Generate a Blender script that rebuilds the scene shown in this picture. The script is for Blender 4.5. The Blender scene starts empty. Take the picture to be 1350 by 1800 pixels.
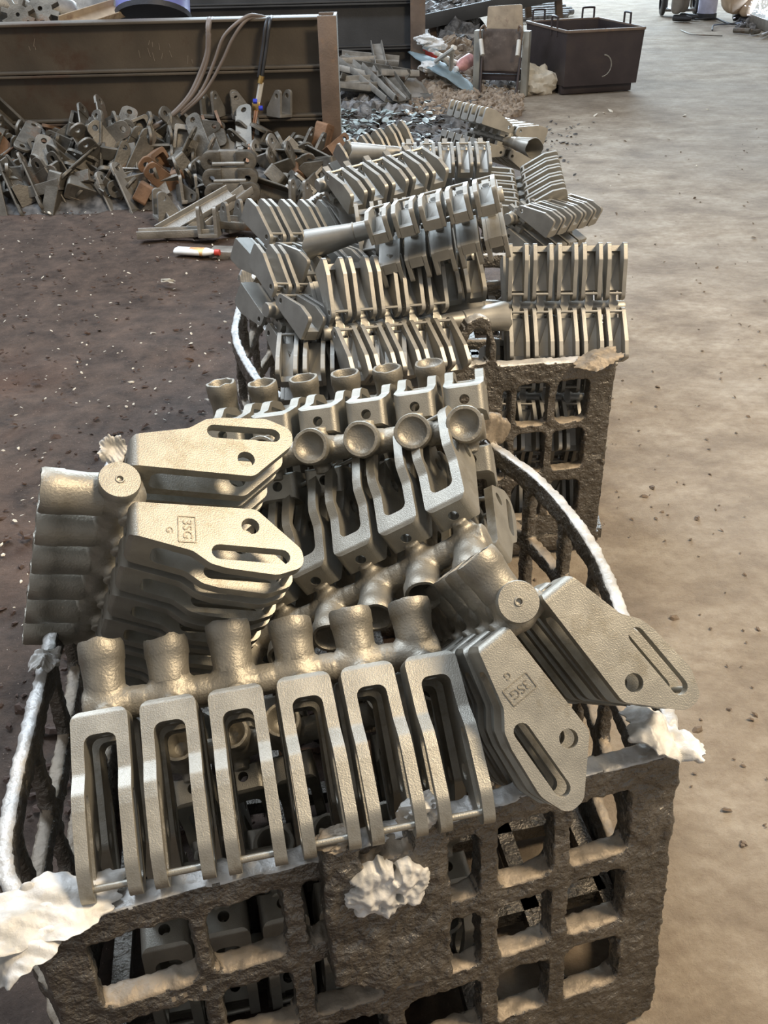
import bpy, bmesh, math, random
from mathutils import Vector, Matrix, Euler, noise
from mathutils.geometry import tessellate_polygon
PI = math.pi
sc = bpy.context.scene
COL = sc.collection

# ------------------------------------------------------------------ camera
FPX = 1700.0
TH = math.radians(32.7); RO = math.radians(1.4)
CF = Vector((0, math.cos(TH), -math.sin(TH)))
_d = Vector((0, -math.sin(TH), -math.cos(TH))); _r = Vector((1, 0, 0))
CR = _r*math.cos(RO) + _d*math.sin(RO)
CD = _d*math.cos(RO) - _r*math.sin(RO)
CP = Vector((0, 0, 1.5))
cam = bpy.data.cameras.new('camera'); co = bpy.data.objects.new('camera', cam); COL.objects.link(co)
cam.sensor_fit = 'VERTICAL'; cam.sensor_height = 36; cam.lens = FPX/1800*36; cam.clip_start = .02
m = Matrix((CR, -CD, -CF)).transposed().to_4x4(); m.translation = CP
co.matrix_world = m
sc.camera = co

# ------------------------------------------------------------------ light
sc.view_settings.view_transform = 'Standard'; sc.view_settings.look = 'None'
sc.view_settings.gamma = 1; sc.view_settings.use_curve_mapping = False
sc.view_settings.exposure = 0.2
w = bpy.data.worlds.new('world'); sc.world = w; w.use_nodes = True
bgn = w.node_tree.nodes['Background']; bgn.inputs[0].default_value = (.82, .83, .86, 1); bgn.inputs[1].default_value = .44

def area(name, loc, target, sx, sy, power, color):
    l = bpy.data.lights.new(name, 'AREA'); l.shape = 'RECTANGLE'; l.size = sx; l.size_y = sy
    l.energy = power; l.color = color
    o = bpy.data.objects.new(name, l); COL.objects.link(o); o.location = loc
    o.rotation_euler = (Vector(target)-Vector(loc)).to_track_quat('-Z', 'Y').to_euler()
    return o
area('doorway_daylight', (2, 24, 5.5), (1.5, 8, 0), 12, 6, 4500, (.70, .86, 1))
area('roof_skylight', (-3.2, 5.5, 6.5), (0, 2.5, 0), 1.6, 7, 620, (.72, .84, 1))
area('hall_lamp', (2.6, 0.9, 4.2), (0.2, 1.6, .4), 1.1, 1.1, 270, (1, .81, .57))

def cw(r, d, f): return CR*r + CD*d + CF*f
def ray(px, py): return CF + CR*((px-675)/FPX) + CD*((py-900)/FPX)
def at(px, py, z=0.):
    d = ray(px, py); return CP + d*((z-CP.z)/d.z)
def pd(px, py, t): return CP + ray(px, py)*t

# ------------------------------------------------------------------ materials
def mat(name, base, rough=.6, metal=0., var=.15, vscale=8., bump=.3, bscale=60., bdist=.004, col2=None, bump2=0, bscale2=14., spec=.5, grime=None, gscale=5., rvar=.1):
    m = bpy.data.materials.new(name); m.use_nodes = True; nt = m.node_tree; N = nt.nodes; L = nt.links
    b = N['Principled BSDF']
    tc = N.new('ShaderNodeTexCoord')
    n1 = N.new('ShaderNodeTexNoise'); n1.inputs['Scale'].default_value = vscale; n1.inputs['Detail'].default_value = 6
    L.new(tc.outputs['Object'], n1.inputs['Vector'])
    cr = N.new('ShaderNodeValToRGB'); L.new(n1.outputs['Fac'], cr.inputs['Fac'])
    c1 = base; c2 = col2 or tuple(min(1, c*(1+var)) for c in base)
    cr.color_ramp.elements[0].position = .35; cr.color_ramp.elements[0].color = (*[c*(1-var) for c in c1], 1)
    cr.color_ramp.elements[1].position = .65; cr.color_ramp.elements[1].color = (*c2, 1)
    out = cr.outputs['Color']
    if grime:
        n3 = N.new('ShaderNodeTexNoise'); n3.inputs['Scale'].default_value = gscale; n3.inputs['Detail'].default_value = 8; n3.inputs['Roughness'].default_value = .7
        L.new(tc.outputs['Object'], n3.inputs['Vector'])
        r3 = N.new('ShaderNodeValToRGB'); r3.color_ramp.elements[0].position = .54; r3.color_ramp.elements[1].position = .66
        L.new(n3.outputs['Fac'], r3.inputs['Fac'])
        mx = N.new('ShaderNodeMixRGB'); L.new(r3.outputs['Color'], mx.inputs[0]); L.new(out, mx.inputs[1]); mx.inputs[2].default_value = (*grime, 1)
        out = mx.outputs[0]
    L.new(out, b.inputs['Base Color'])
    b.inputs['Metallic'].default_value = metal
    if 'Specular IOR Level' in b.inputs: b.inputs['Specular IOR Level'].default_value = spec
    mr = N.new('ShaderNodeMapRange'); mr.inputs['To Min'].default_value = max(.05, rough-rvar); mr.inputs['To Max'].default_value = min(1, rough+rvar)
    L.new(n1.outputs['Fac'], mr.inputs['Value']); L.new(mr.outputs[0], b.inputs['Roughness'])
    n2 = N.new('ShaderNodeTexNoise'); n2.inputs['Scale'].default_value = bscale; n2.inputs['Detail'].default_value = 4
    L.new(tc.outputs['Object'], n2.inputs['Vector'])
    bp = N.new('ShaderNodeBump'); bp.inputs['Strength'].default_value = bump; bp.inputs['Distance'].default_value = bdist
    L.new(n2.outputs['Fac'], bp.inputs['Height'])
    last = bp
    if bump2:
        n4 = N.new('ShaderNodeTexNoise'); n4.inputs['Scale'].default_value = bscale2; n4.inputs['Detail'].default_value = 5
        L.new(tc.outputs['Object'], n4.inputs['Vector'])
        b2 = N.new('ShaderNodeBump'); b2.inputs['Strength'].default_value = bump2; b2.inputs['Distance'].default_value = .02
        L.new(n4.outputs['Fac'], b2.inputs['Height']); L.new(bp.outputs[0], b2.inputs['Normal']); last = b2
    L.new(last.outputs[0], b.inputs['Normal'])
    return m

M = {}
M['steel'] = mat('blasted_cast_steel', (.33, .31, .262), .46, .70, .12, 26, .5, 560, bdist=.0009, rvar=.07, grime=(.25, .225, .175), gscale=16)
M['steel_b'] = mat('blasted_cast_steel_rough', (.30, .275, .225), .50, .66, .18, 22, .6, 300, bdist=.0013, rvar=.08)
M['steel_c'] = mat('blasted_cast_steel_far', (.315, .30, .265), .48, .62, .12, 20, .25, 300, bdist=.0008)
M['basket'] = mat('heat_scaled_steel', (.165, .150, .128), .35, .70, .2, 14, .8, 200, bdist=.004, rvar=.08, bump2=.5, bscale2=60)
M['worn'] = mat('worn_bright_steel', (.26, .215, .16), .6, .4, .2, 25, .6, 130, bdist=.003)
M['rim'] = mat('bright_worn_rim', (.48, .46, .42), .52, .4, .15, 25, .6, 130, bdist=.003, col2=(.62, .60, .56))
M['frac'] = mat('fractured_bright_steel', (.52, .50, .45), .60, .18, .2, 30, .5, 110, bdist=.003, col2=(.66, .64, .60))
M['oldsteel'] = mat('old_cast_steel', (.16, .145, .12), .55, .55, .3, 14, .4, 120, grime=(.17, .085, .04), gscale=4)
M['oldrust'] = mat('rusty_cast_steel', (.20, .115, .065), .7, .2, .3, 14, .4, 120)
M['oldlight'] = mat('dull_grey_steel', (.30, .28, .245), .5, .5, .2, 14, .4, 120)
M['beam'] = mat('grimy_beam_steel', (.105, .085, .062), .62, .25, .2, 3, .25, 90, grime=(.085, .05, .032), gscale=1.6)
M['beamdark'] = mat('dark_beam_steel', (.065, .063, .060), .6, .25, .2, 3, .25, 90)
M['post'] = mat('rusty_post_steel', (.16, .115, .085), .6, .2, .25, 6, .3, 90, grime=(.24, .15, .09), gscale=5)
M['postg'] = mat('grey_post_edge', (.26, .25, .215), .6, .2, .2, 6, .3, 90)
M['rubber'] = mat('brown_rubber_hose', (.17, .135, .11), .6, 0, .1, 8, .1, 60)
M['rubberk'] = mat('black_rubber', (.03, .03, .032), .5, 0, .1, 8, .1, 60)
M['brass'] = mat('brass', (.62, .42, .16), .32, .9, .1, 20, .1, 60)
M['copper'] = mat('copper_tube', (.55, .32, .2), .35, .8, .1, 20, .1, 60)
M['bluek'] = mat('blue_knob', (.03, .05, .5), .4, 0)
M['red'] = mat('red_plastic', (.55, .06, .04), .5, 0)
M['bin'] = mat('brown_black_painted_steel', (.045, .034, .034), .5, .25, .25, 3, .2, 60, grime=(.06, .045, .04), gscale=3)
M['drum'] = mat('violet_blue_paint', (.16, .17, .40), .35, .1, .1, 4, .1, 60)
M['drumk'] = mat('drum_black_lid', (.03, .03, .035), .5, .1)
M['white'] = mat('offwhite', (.72, .72, .70), .6, 0, .1, 20, .1)
M['paper'] = mat('dirty_paper', (.6, .55, .45), .8, 0, .15, 20, .1)
M['tanboard'] = mat('tan_board', (.36, .28, .19), .7, 0, .2, 8, .2, grime=(.2, .13, .09), gscale=6)
M['darkplate'] = mat('rust_stained_plate', (.10, .075, .06), .6, .2, .3, 8, .2, grime=(.2, .16, .13), gscale=5)
M['pipe'] = mat('pale_pipe', (.6, .57, .5), .5, 0)
M['sand'] = mat('grey_sand', (.27, .25, .22), .95, 0, .15, 12, .5, 80)
M['rub_d'] = mat('dark_rubble', (.06, .055, .05), .8, .1, .4, 20, .4, 80, col2=(.16, .15, .14))
M['rub_t'] = mat('tan_rubble', (.24, .18, .13), .9, 0, .3, 20, .4, 80, col2=(.4, .32, .24))
M['glass'] = mat('pale_scrap_shards', (.42, .50, .50), .3, .1, .3, 20, .3, 80)
M['char'] = mat('grey_scrap', (.13, .125, .12), .6, .3, .4, 20, .4, 80, col2=(.3, .29, .28))
M['trouser'] = mat('grey_work_cloth', (.22, .20, .175), .9, 0, .15, 10, .3, 60)
M['tancloth'] = mat('tan_work_cloth', (.50, .37, .25), .9, 0, .12, 10, .3, 60)
M['skin'] = mat('skin', (.42, .26, .18), .55, 0, .06)
M['hair'] = mat('black_hair', (.02, .018, .016), .6, 0)
M['shoe'] = mat('black_shoe', (.03, .03, .032), .5, 0)
M['cyl'] = mat('pale_lilac_paint', (.55, .56, .72), .4, .1)
M['netbag'] = mat('pale_blue_woven_plastic', (.45, .56, .60), .6, 0, .1, 10, .2)
M['bottle'] = mat('faded_red_plastic', (.5, .25, .23), .4, 0, .2, 30)
def emis(name, c, s):
    m = bpy.data.materials.new(name); m.use_nodes = True; b = m.node_tree.nodes['Principled BSDF']
    b.inputs['Base Color'].default_value = (*c, 1); b.inputs['Emission Color'].default_value = (*c, 1); b.inputs['Emission Strength'].default_value = s
    return m
M['spark'] = emis('welding_spark', (.75, .8, 1), 4)

# ground
def ground_mat():
    m = bpy.data.materials.new('yard_ground'); m.use_nodes = True; nt = m.node_tree; N = nt.nodes; L = nt.links
    b = N['Principled BSDF']; b.inputs['Roughness'].default_value = .85
    tc = N.new('ShaderNodeTexCoord'); P = tc.outputs['Object']
    at_ = N.new('ShaderNodeAttribute'); at_.attribute_name = 'soil'
    def noi(scale, det=6, ro=.6, vec=P):
        n = N.new('ShaderNodeTexNoise'); n.inputs['Scale'].default_value = scale; n.inputs['Detail'].default_value = det; n.inputs['Roughness'].default_value = ro
        L.new(vec, n.inputs['Vector']); return n.outputs['Fac']
    def ramp(fac, stops):
        r = N.new('ShaderNodeValToRGB'); L.new(fac, r.inputs['Fac'])
        e = r.color_ramp.elements
        e[0].position, e[0].color = stops[0][0], (*stops[0][1], 1); e[1].position, e[1].color = stops[-1][0], (*stops[-1][1], 1)
        for p, c in stops[1:-1]:
            k = e.new(p); k.color = (*c, 1)
        return r.outputs['Color']
    def mix(f, a, c):
        x = N.new('ShaderNodeMixRGB')
        if isinstance(f, float): x.inputs[0].default_value = f
        else: L.new(f, x.inputs[0])
        for i, v in ((1, a), (2, c)):
            if isinstance(v, tuple): x.inputs[i].default_value = (*v, 1)
            else: L.new(v, x.inputs[i])
        return x.outputs[0]
    mp = N.new('ShaderNodeMapping'); mp.inputs['Scale'].default_value = (1, 1.35, 1); mp.inputs['Rotation'].default_value = (0, 0, .25); L.new(P, mp.inputs['Vector'])
    con = ramp(noi(3.2, 9, .72, mp.outputs[0]), [(.36, (.20, .15, .10)), (.5, (.32, .255, .18)), (.64, (.44, .37, .28))])
    con = mix(ramp(noi(26, 5, .7, mp.outputs[0]), [(.45, (0, 0, 0)), (.75, (.55, .55, .55))]), con, (.17, .115, .07))
    con = mix(ramp(noi(.5, 3), [(.4, (0, 0, 0)), (.68, (.5, .5, .5))]), con, (.25, .225, .19))
    soil = ramp(noi(7, 9, .75), [(.34, (.030, .017, .010)), (.5, (.075, .049, .034)), (.68, (.135, .088, .062))])
    soil = mix(ramp(noi(1.1, 3), [(.55, (0, 0, 0)), (.72, (.6, .6, .6))]), soil, (.12, .058, .032))
    soil = mix(ramp(noi(160, 2, .5), [(.70, (0, 0, 0)), (.74, (.7, .7, .7))]), soil, (.34, .25, .19))
    c = mix(at_.outputs['Fac'], con, soil)
    L.new(c, b.inputs['Base Color'])
    bp = N.new('ShaderNodeBump'); bp.inputs['Strength'].default_value = .7; bp.inputs['Distance'].default_value = .016
    L.new(noi(24, 9, .8), bp.inputs['Height'])
    bp2 = N.new('ShaderNodeBump'); bp2.inputs['Strength'].default_value = .5; bp2.inputs['Distance'].default_value = .005
    L.new(noi(130, 5, .7), bp2.inputs['Height']); L.new(bp.outputs[0], bp2.inputs['Normal'])
    L.new(bp2.outputs[0], b.inputs['Normal'])
    return m
M['ground'] = ground_mat()

# ------------------------------------------------------------------ object helpers
def tag(o, label, cat, group=None, kind=None):
    o['label'] = label; o['category'] = cat
    if group: o['group'] = group
    if kind: o['kind'] = kind
    return o
def link(name, me, mt=None, parent=None, smooth=True, mw=None):
    o = bpy.data.objects.new(name, me); COL.objects.link(o)
    if mt is not None and me is not None and len(me.materials) == 0: me.materials.append(mt)
    if parent: o.parent = parent
    if mw is not None: o.matrix_local = mw
    return o
def empty(name, loc=(0, 0, 0), mw=None):
    o = bpy.data.objects.new(name, None); COL.objects.link(o); o.empty_display_size = .05
    if mw is not None: o.matrix_world = mw
    else: o.location = loc
    return o
def bm_new(): return bmesh.new()
def fin(bm, name='mesh', ang=40, smooth=True):
    bmesh.ops.recalc_face_normals(bm, faces=bm.faces)
    me = bpy.data.meshes.new(name)
    if smooth:
        ca = math.radians(ang)
        for f in bm.faces: f.smooth = True
        for e in bm.edges:
            if len(e.link_faces) == 2:
                e.smooth = e.calc_face_angle(0) < ca
    bm.to_mesh(me); bm.free(); return me
def bevel(bm, w, ang=35, seg=2):
    a = math.radians(ang)
    es = [e for e in bm.edges if len(e.link_faces) == 2 and e.calc_face_angle(0) > a]
    if es: bmesh.ops.bevel(bm, geom=es, offset=w, segments=seg, profile=.5, affect='EDGES', clamp_overlap=True)
def add_prism(bm, outer, holes, c0, c1, fn):
    loops = [outer]+list(holes)
    tri = tessellate_polygon([[Vector((a, b, 0)) for a, b in lp] for lp in loops])
    flat = [p for lp in loops for p in lp]
    v0 = [bm.verts.new(fn(a, b, c0)) for a, b in flat]; v1 = [bm.verts.new(fn(a, b, c1)) for a, b in flat]
    for t in tri:
        try: bm.faces.new([v0[i] for i in t]); bm.faces.new([v1[i] for i in reversed(t)])
        except ValueError: pass
    k = 0
    for lp in loops:
        n = len(lp)
        for i in range(n):
            j = (i+1) % n
            bm.faces.new((v0[k+i], v0[k+j], v1[k+j], v1[k+i]))
        k += n
def prism(outer, holes, c0, c1, fn, bev=0, ang=35, seg=2):
    bm = bm_new(); add_prism(bm, outer, holes, c0, c1, fn)
    bmesh.ops.recalc_face_normals(bm, faces=bm.faces)
    if bev: bevel(bm, bev, ang, seg)
    return bm
def fillet(pts, rs, n=4):
    out = []; N = len(pts)
    for i in range(N):
        p = Vector(pts[i]); a = Vector(pts[i-1]); b = Vector(pts[(i+1) % N]); r = rs[i] if isinstance(rs, (list, tuple)) else rs
        if r <= 0: out.append(tuple(p)); continue
        u = (a-p).normalized(); v = (b-p).normalized(); ang = u.angle(v)
        t = min(r/math.tan(ang/2), (a-p).length*.48, (b-p).length*.48); rr = t*math.tan(ang/2)
        c = p+(u+v).normalized()*(rr/math.sin(ang/2))
        s = p+u*t-c; e = p+v*t-c
        a0 = math.atan2(s.y, s.x); a1 = math.atan2(e.y, e.x); d = (a1-a0+PI) % (2*PI)-PI
        for k in range(n+1):
            q = a0+d*k/n; out.append((c.x+rr*math.cos(q), c.y+rr*math.sin(q)))
    return out
def circle(cx, cy, r, n=16): return [(cx+r*math.cos(2*PI*i/n), cy+r*math.sin(2*PI*i/n)) for i in range(n)]
def slot(x0, y0, x1, y1, r, n=7):
    a = math.atan2(y1-y0, x1-x0); out = []
    for k in range(n+1): q = a-PI/2+PI*k/n; out.append((x1+r*math.cos(q), y1+r*math.sin(q)))
    for k in range(n+1): q = a+PI/2+PI*k/n; out.append((x0+r*math.cos(q), y0+r*math.sin(q)))
    return out
def add_box(bm, c, s, rot=None, bev=0):
    r = bmesh.ops.create_cube(bm, size=1)
    M4 = Matrix.Translation(c) @ (rot.to_4x4() if rot else Matrix.Identity(4)) @ Matrix.Diagonal((*s, 1))
    bmesh.ops.transform(bm, matrix=M4, verts=r['verts'])
    if bev:
        es = {e for v in r['verts'] for e in v.link_edges}
        bmesh.ops.bevel(bm, geom=list(es), offset=bev, segments=2, profile=.5, affect='EDGES')
def add_lathe(bm, prof, n=24, mw=Matrix.Identity(4), wob=0, seed=0, cap0=True, cap1=True):
    rings = []
    for j, (z, r) in enumerate(prof):
        ring = []
        for i in range(n):
            a = 2*PI*i/n; rr = r
            p = Vector((rr*math.cos(a), rr*math.sin(a), z))
            if wob:
                p.z += wob*noise.noise(Vector((math.cos(a)*2.2, math.sin(a)*2.2, seed*3.1)))*(1 if r > .01 else 0)
            ring.append(bm.verts.new(mw @ p))
        rings.append(ring)
    for a, b in zip(rings, rings[1:]):
        for i in range(n):
            bm.faces.new((a[i], a[(i+1) % n], b[(i+1) % n], b[i]))
    if cap0: bm.faces.new(rings[0][::-1])
    if cap1: bm.faces.new(rings[-1])
def axis_mat(p0, p1):
    d = (p1-p0); q = Vector((0, 0, 1)).rotation_difference(d.normalized())
    mm = q.to_matrix().to_4x4(); mm.translation = p0; return mm
def add_rod(bm, p0, p1, r, n=10, r1=None):
    p0 = Vector(p0); p1 = Vector(p1); L = (p1-p0).length
    add_lathe(bm, [(0, r), (L, r if r1 is None else r1)], n, axis_mat(p0, p1))
def add_tube(bm, pts, r, n=10):
    pts = [Vector(p) for p in pts]; rings = []
    up = Vector((.13, .2, 1)).normalized()
    for i, p in enumerate(pts):
        d = (pts[min(i+1, len(pts)-1)]-pts[max(i-1, 0)]).normalized()
        x = d.cross(up); x = x.normalized() if x.length > 1e-3 else Vector((1, 0, 0)); y = x.cross(d)
        rings.append([bm.verts.new(p+x*r*math.cos(2*PI*k/n)+y*r*math.sin(2*PI*k/n)) for k in range(n)])
    for a, b in zip(rings, rings[1:]):
        for k in range(n): bm.faces.new((a[k], a[(k+1) % n], b[(k+1) % n], b[k]))
    bm.faces.new(rings[0][::-1]); bm.faces.new(rings[-1])
def catmull(pts, n=8):
    P = [Vector(p) for p in pts]; P = [P[0]*2-P[1]]+P+[P[-1]*2-P[-2]]; out = []
    for i in range(1, len(P)-2):
        for k in range(n):
            t = k/n; a, b, c, d = P[i-1:i+3]
            out.append(.5*((2*b)+(c-a)*t+(2*a-5*b+4*c-d)*t*t+(3*b-a-3*c+d)*t**3))
    out.append(P[-2]); return out
def joinbm(dst, src):
    me = bpy.data.meshes.new('tmp'); src.to_mesh(me); src.free(); dst.from_mesh(me); bpy.data.meshes.remove(me)
def evalmods(bm_or_me, mods):
    me = bm_or_me
    if isinstance(me, bmesh.types.BMesh):
        x = bpy.data.meshes.new('tmp'); me.to_mesh(x); me.free(); me = x
    o = bpy.data.objects.new('tmp', me); COL.objects.link(o)
    extra = []
    for typ, kw in mods:
        md = o.modifiers.new('m', typ)
        for k, v in kw.items():
            if k == 'cutter':
                cme = bpy.data.meshes.new('tmpc'); v.to_mesh(cme); v.free(); c = bpy.data.objects.new('tmpc', cme); COL.objects.link(c); extra.append(c); md.object = c
            else: setattr(md, k, v)
    dg = bpy.context.evaluated_depsgraph_get()
    r = bpy.data.meshes.new_from_object(o.evaluated_get(dg))
    for c in extra+[o]: bpy.data.objects.remove(c)
    return r

# ------------------------------------------------------------------ floor
def soil_amount(x, y):
    # brown earth on the left, beaten concrete on the right
    bx = [( -2, .1), (1.0, .1), (2.2, .2), (4.0, .62), (6.5, 1.0), (8.5, 1.25), (11, 1.0), (40, 1.0)]
    e = bx[-1][1]
    for (y0, x0), (y1, x1) in zip(bx, bx[1:]):
        if y0 <= y <= y1: e = x0+(x1-x0)*(y-y0)/(y1-y0)
    e += .22*noise.noise(Vector((x*1.3, y*1.3, 2.2)))+.1*noise.noise(Vector((x*5, y*5, 1)))
    return min(1, max(0, (e-x)/.22+.5))
def build_floor():
    bm = bm_new(); NX, NY = 260, 420
    xs = []; ys = []
    for i in range(NX+1):
        t = i/NX*2-1; xs.append(.2+ (3.0*t+9*t**3))
    for j in range(NY+1):
        t = j/NY; ys.append(-1.5+8*t+26*t**3)
    lay = bm.verts.layers.float.new('soil'); V = []
    for y in ys:
        row = []
        for x in xs:
            s = soil_amount(x, y)
            z = s*(.022*noise.noise(Vector((x*1.7, y*1.7, 0)))+.014*noise.noise(Vector((x*5, y*6, 3)))+.007*noise.noise(Vector((x*16, y*19, 5))))-.004*s
            z += (1-s)*.004*noise.noise(Vector((x*3, y*3, 9)))
            v = bm.verts.new((x, y, z-.006)); v[lay] = s; row.append(v)
        V.append(row)
    for a, b in zip(V, V[1:]):
        for i in range(NX): bm.faces.new((a[i], a[i+1], b[i+1], b[i]))
    for f in bm.faces: f.smooth = True
    me = bpy.data.meshes.new('floor'); bm.to_mesh(me); bm.free()
    o = link('floor', me, M['ground']); o['kind'] = 'structure'
build_floor()

# ------------------------------------------------------------------ casting tree with slotted forks
CLB = .012     # start of a fork below the runner
def fork_mesh():
    out = [(0, 0), (.161, 0), (.2175, .057), (.2185, .082), (.182, .0955), (.118, .0885), (.098, .083), (.076, .066), (.0, .046)]
    rs = [.008, .016, .018, .018, .03, .02, .02, .02, .010]
    O = fillet(out, rs, 4)
    S = slot(.110, .0655, .190, .0690, .0105); Hh = circle(.1515, .026, .0118, 18)
    fn = lambda u, o, w: (w, .028+o, -(CLB+u))
    A = prism(O, [S, Hh], -.040, .040, fn)
    U = fillet([(0, -.034), (0, .034), (.24, .034), (.24, .019), (.030, .019), (.030, -.019), (.24, -.019), (.24, -.034)], [.012, .012, 0, 0, .011, .011, 0, 0], 4)
    U = [(a, b) for a, b in U]
    B = prism(U, [], -.01, .11, lambda u, ww, o: (ww, .028+o, -(CLB+u)))
    # make the cutter slightly overshoot the start so the faces do not coincide
    for v in B.verts:
        if v.co.z > -CLB-1e-4: v.co.z += 0
    Cc = prism(circle(0, .050, .0085, 14), [], -.03, .05, lambda a, b, c: (a, b, -(CLB+c)))
    for v in A.verts:
        if v.co.z > -CLB-1e-3: v.co.z += .002
    r = evalmods(A, [('BOOLEAN', dict(operation='INTERSECT', solver='EXACT', cutter=B)), ('BOOLEAN', dict(operation='DIFFERENCE', solver='EXACT', cutter=Cc)),
                     ('BEVEL', dict(width=.0028, segments=2, limit_method='ANGLE', angle_limit=math.radians(38)))])
    bm = bm_new(); bm.from_mesh(r); bpy.data.meshes.remove(r)
    bmesh.ops.remove_doubles(bm, verts=bm.verts, dist=.00005)
    return fin(bm, 'fork', 50)
def wn(me): return evalmods(me, [('WEIGHTED_NORMAL', dict(keep_sharp=True, weight=60))])
FORK = wn(fork_mesh()); FORK.materials.append(M['steel'])
def rod_mesh(p0, p1, r, n=10, mt=None):
    bm = bm_new(); add_rod(bm, p0, p1, r, n); me = fin(bm, 'rod'); me.materials.append(mt or M['steel']); return me
TIE = rod_mesh((-.022, .028+.079, -(CLB+.203)), (.022, .028+.079, -(CLB+.203)), .0042)
PIT = .083
def runner_mesh(n=6, pit=PIT, r=.0205, hub=.0265, neck=True, seed=1):
    bm = bm_new(); L = pit*(n-1); x0 = -L/2
    prof = []
    xs = [x0-.030+(L+.060)*i/160 for i in range(161)]
    for x in xs:
        k = min(abs(x-(x0+i*pit)) for i in range(n)); g = math.exp(-(k/.019)**2)
        prof.append((x, r+(hub-r)*g))
    mw = Matrix.Rotation(PI/2, 4, 'Y')
    add_lathe(bm, prof, 28, mw)
    for i in range(n):
        x = x0+i*pit
        for s in (-1, 1):
            if neck:
                add_lathe(bm, [(0, .022), (.018, .0175), (.034, .014), (.040, .017)], 14, Matrix.Translation((x, 0, -.018)) @ Matrix.Rotation(-s*PI/2, 4, 'X'))
        add_lathe(bm, [(-.034, .012), (-.026, .02), (0, .024), (.03, .027)], 20, Matrix.Translation((x, 0, 0)))
    me = evalmods(bm, [('REMESH', dict(mode='VOXEL', voxel_size=.0034)), ('SMOOTH', dict(factor=.6, iterations=4))])
    bm = bm_new(); bm.from_mesh(me); bpy.data.meshes.remove(me); bm.normal_update()
    for v in bm.verts:
        # seam lines of the core pieces between stations, and cast skin
        v.co += v.normal*(.0010*noise.noise(v.co*55+Vector((seed, 0, 0)))+.0005*noise.noise(v.co*160))
        k = min(abs(abs(v.co.x-(x0+i*pit))-.031) for i in range(n))
        if k < .0018: v.co -= v.normal*.0010
    return fin(bm, 'runner_bar', 60)
RUN = runner_mesh(); RUN.materials.append(M['steel_b'])
def cup_mesh(seed, wob, r0=.0265, r1=.0295, z0=.016, z1=.074, deep=.03, solid=False):
    bm = bm_new()
    pr = [(z0, r0-.001), (z0+.008, r0), (z0+.02, r0), (z0+(z1-z0)*.62, r0+(r1-r0)*.62), (z0+(z1-z0)*.64, r0+(r1-r0)*.62+.001), (z1-.004, r1), (z1, r1-.0015), (z1, r1-.006), (z1-.004, r1-.008)]
    if solid: pr += [(z1-.007, r1*.5), (z1-.009, .002)]
    else: pr += [(z1-deep*.6, r1-.012), (z1-deep*.95, r1*.35), (z1-deep, .002)]
    add_lathe(bm, pr, 26)
    for v in bm.verts:
        if v.co.z > z1-.006:
            a = math.atan2(v.co.y, v.co.x); v.co.z += wob*noise.noise(Vector((math.cos(a)*2.3, math.sin(a)*2.3, seed*3.7)))
        v.co += Vector((v.co.x, v.co.y, 0))*.035*noise.noise(v.co*50+Vector((seed, 0, 0)))
    me = fin(bm, 'cup', 45); me.materials.append(M['steel_b']); return me
CUPS = [cup_mesh(1, .003), cup_mesh(2, .008), cup_mesh(3, .0015), cup_mesh(4, .002, solid=True), cup_mesh(5, .002, deep=.014), cup_mesh(6, .002, deep=.04), cup_mesh(7, .002, z1=.092, r0=.0275), cup_mesh(8, .004, z1=.084, r1=.030)]
def boss_mesh():
    bm = bm_new()
    add_lathe(bm, [(0, .026), (.012, .0265), (.0145, .0255), (.0148, .0062), (.0162, .0055), (.0162, .0042), (.0145, .0036), (.0125, .0032), (.012, .0008)], 30)
    me = fin(bm, 'end_boss', 35); me.materials.append(M['steel']); return me
BOSS = boss_mesh()
def text_mesh(s, size, h=.0008):
    cu = bpy.data.curves.new('txt', 'FONT'); cu.body = s; cu.size = size; cu.extrude = h; cu.align_x = 'CENTER'; cu.align_y = 'CENTER'; cu.resolution_u = 3
    o = bpy.data.objects.new('txt', cu); COL.objects.link(o)
    me = bpy.data.meshes.new_from_object(o.evaluated_get(bpy.context.evaluated_depsgraph_get())); bpy.data.objects.remove(o)
    return me
def lettering_mesh():
    bm = bm_new()
    bm.from_mesh(text_mesh('3SG', .0165))
    n0 = len(bm.verts); 
    bm2 = bm_new(); bm2.from_mesh(text_mesh('G', .012)); bmesh.ops.translate(bm2, verts=bm2.verts, vec=(.002, -.022, 0)); joinbm(bm, bm2)
    w_, h_ = .019, .0115
    b3 = bm_new(); add_prism(b3, fillet([(-w_, -h_), (w_, -h_), (w_, h_), (-w_, h_)], .0015, 2), [fillet([(-w_+.0012, -h_+.0012), (w_-.0012, -h_+.0012), (w_-.0012, h_-.0012), (-w_+.0012, h_-.0012)], .001, 2)], -.0008, .0008, lambda a, b, c: (a, b, c)); joinbm(bm, b3)
    me = fin(bm, 'raised_lettering', 40, smooth=False); me.materials.append(M['letter']); return me
M['letter'] = mat('cast_lettering', (.24, .215, .17), .5, .8, .1, 30, .2, 300)
LET = lettering_mesh()

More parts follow.
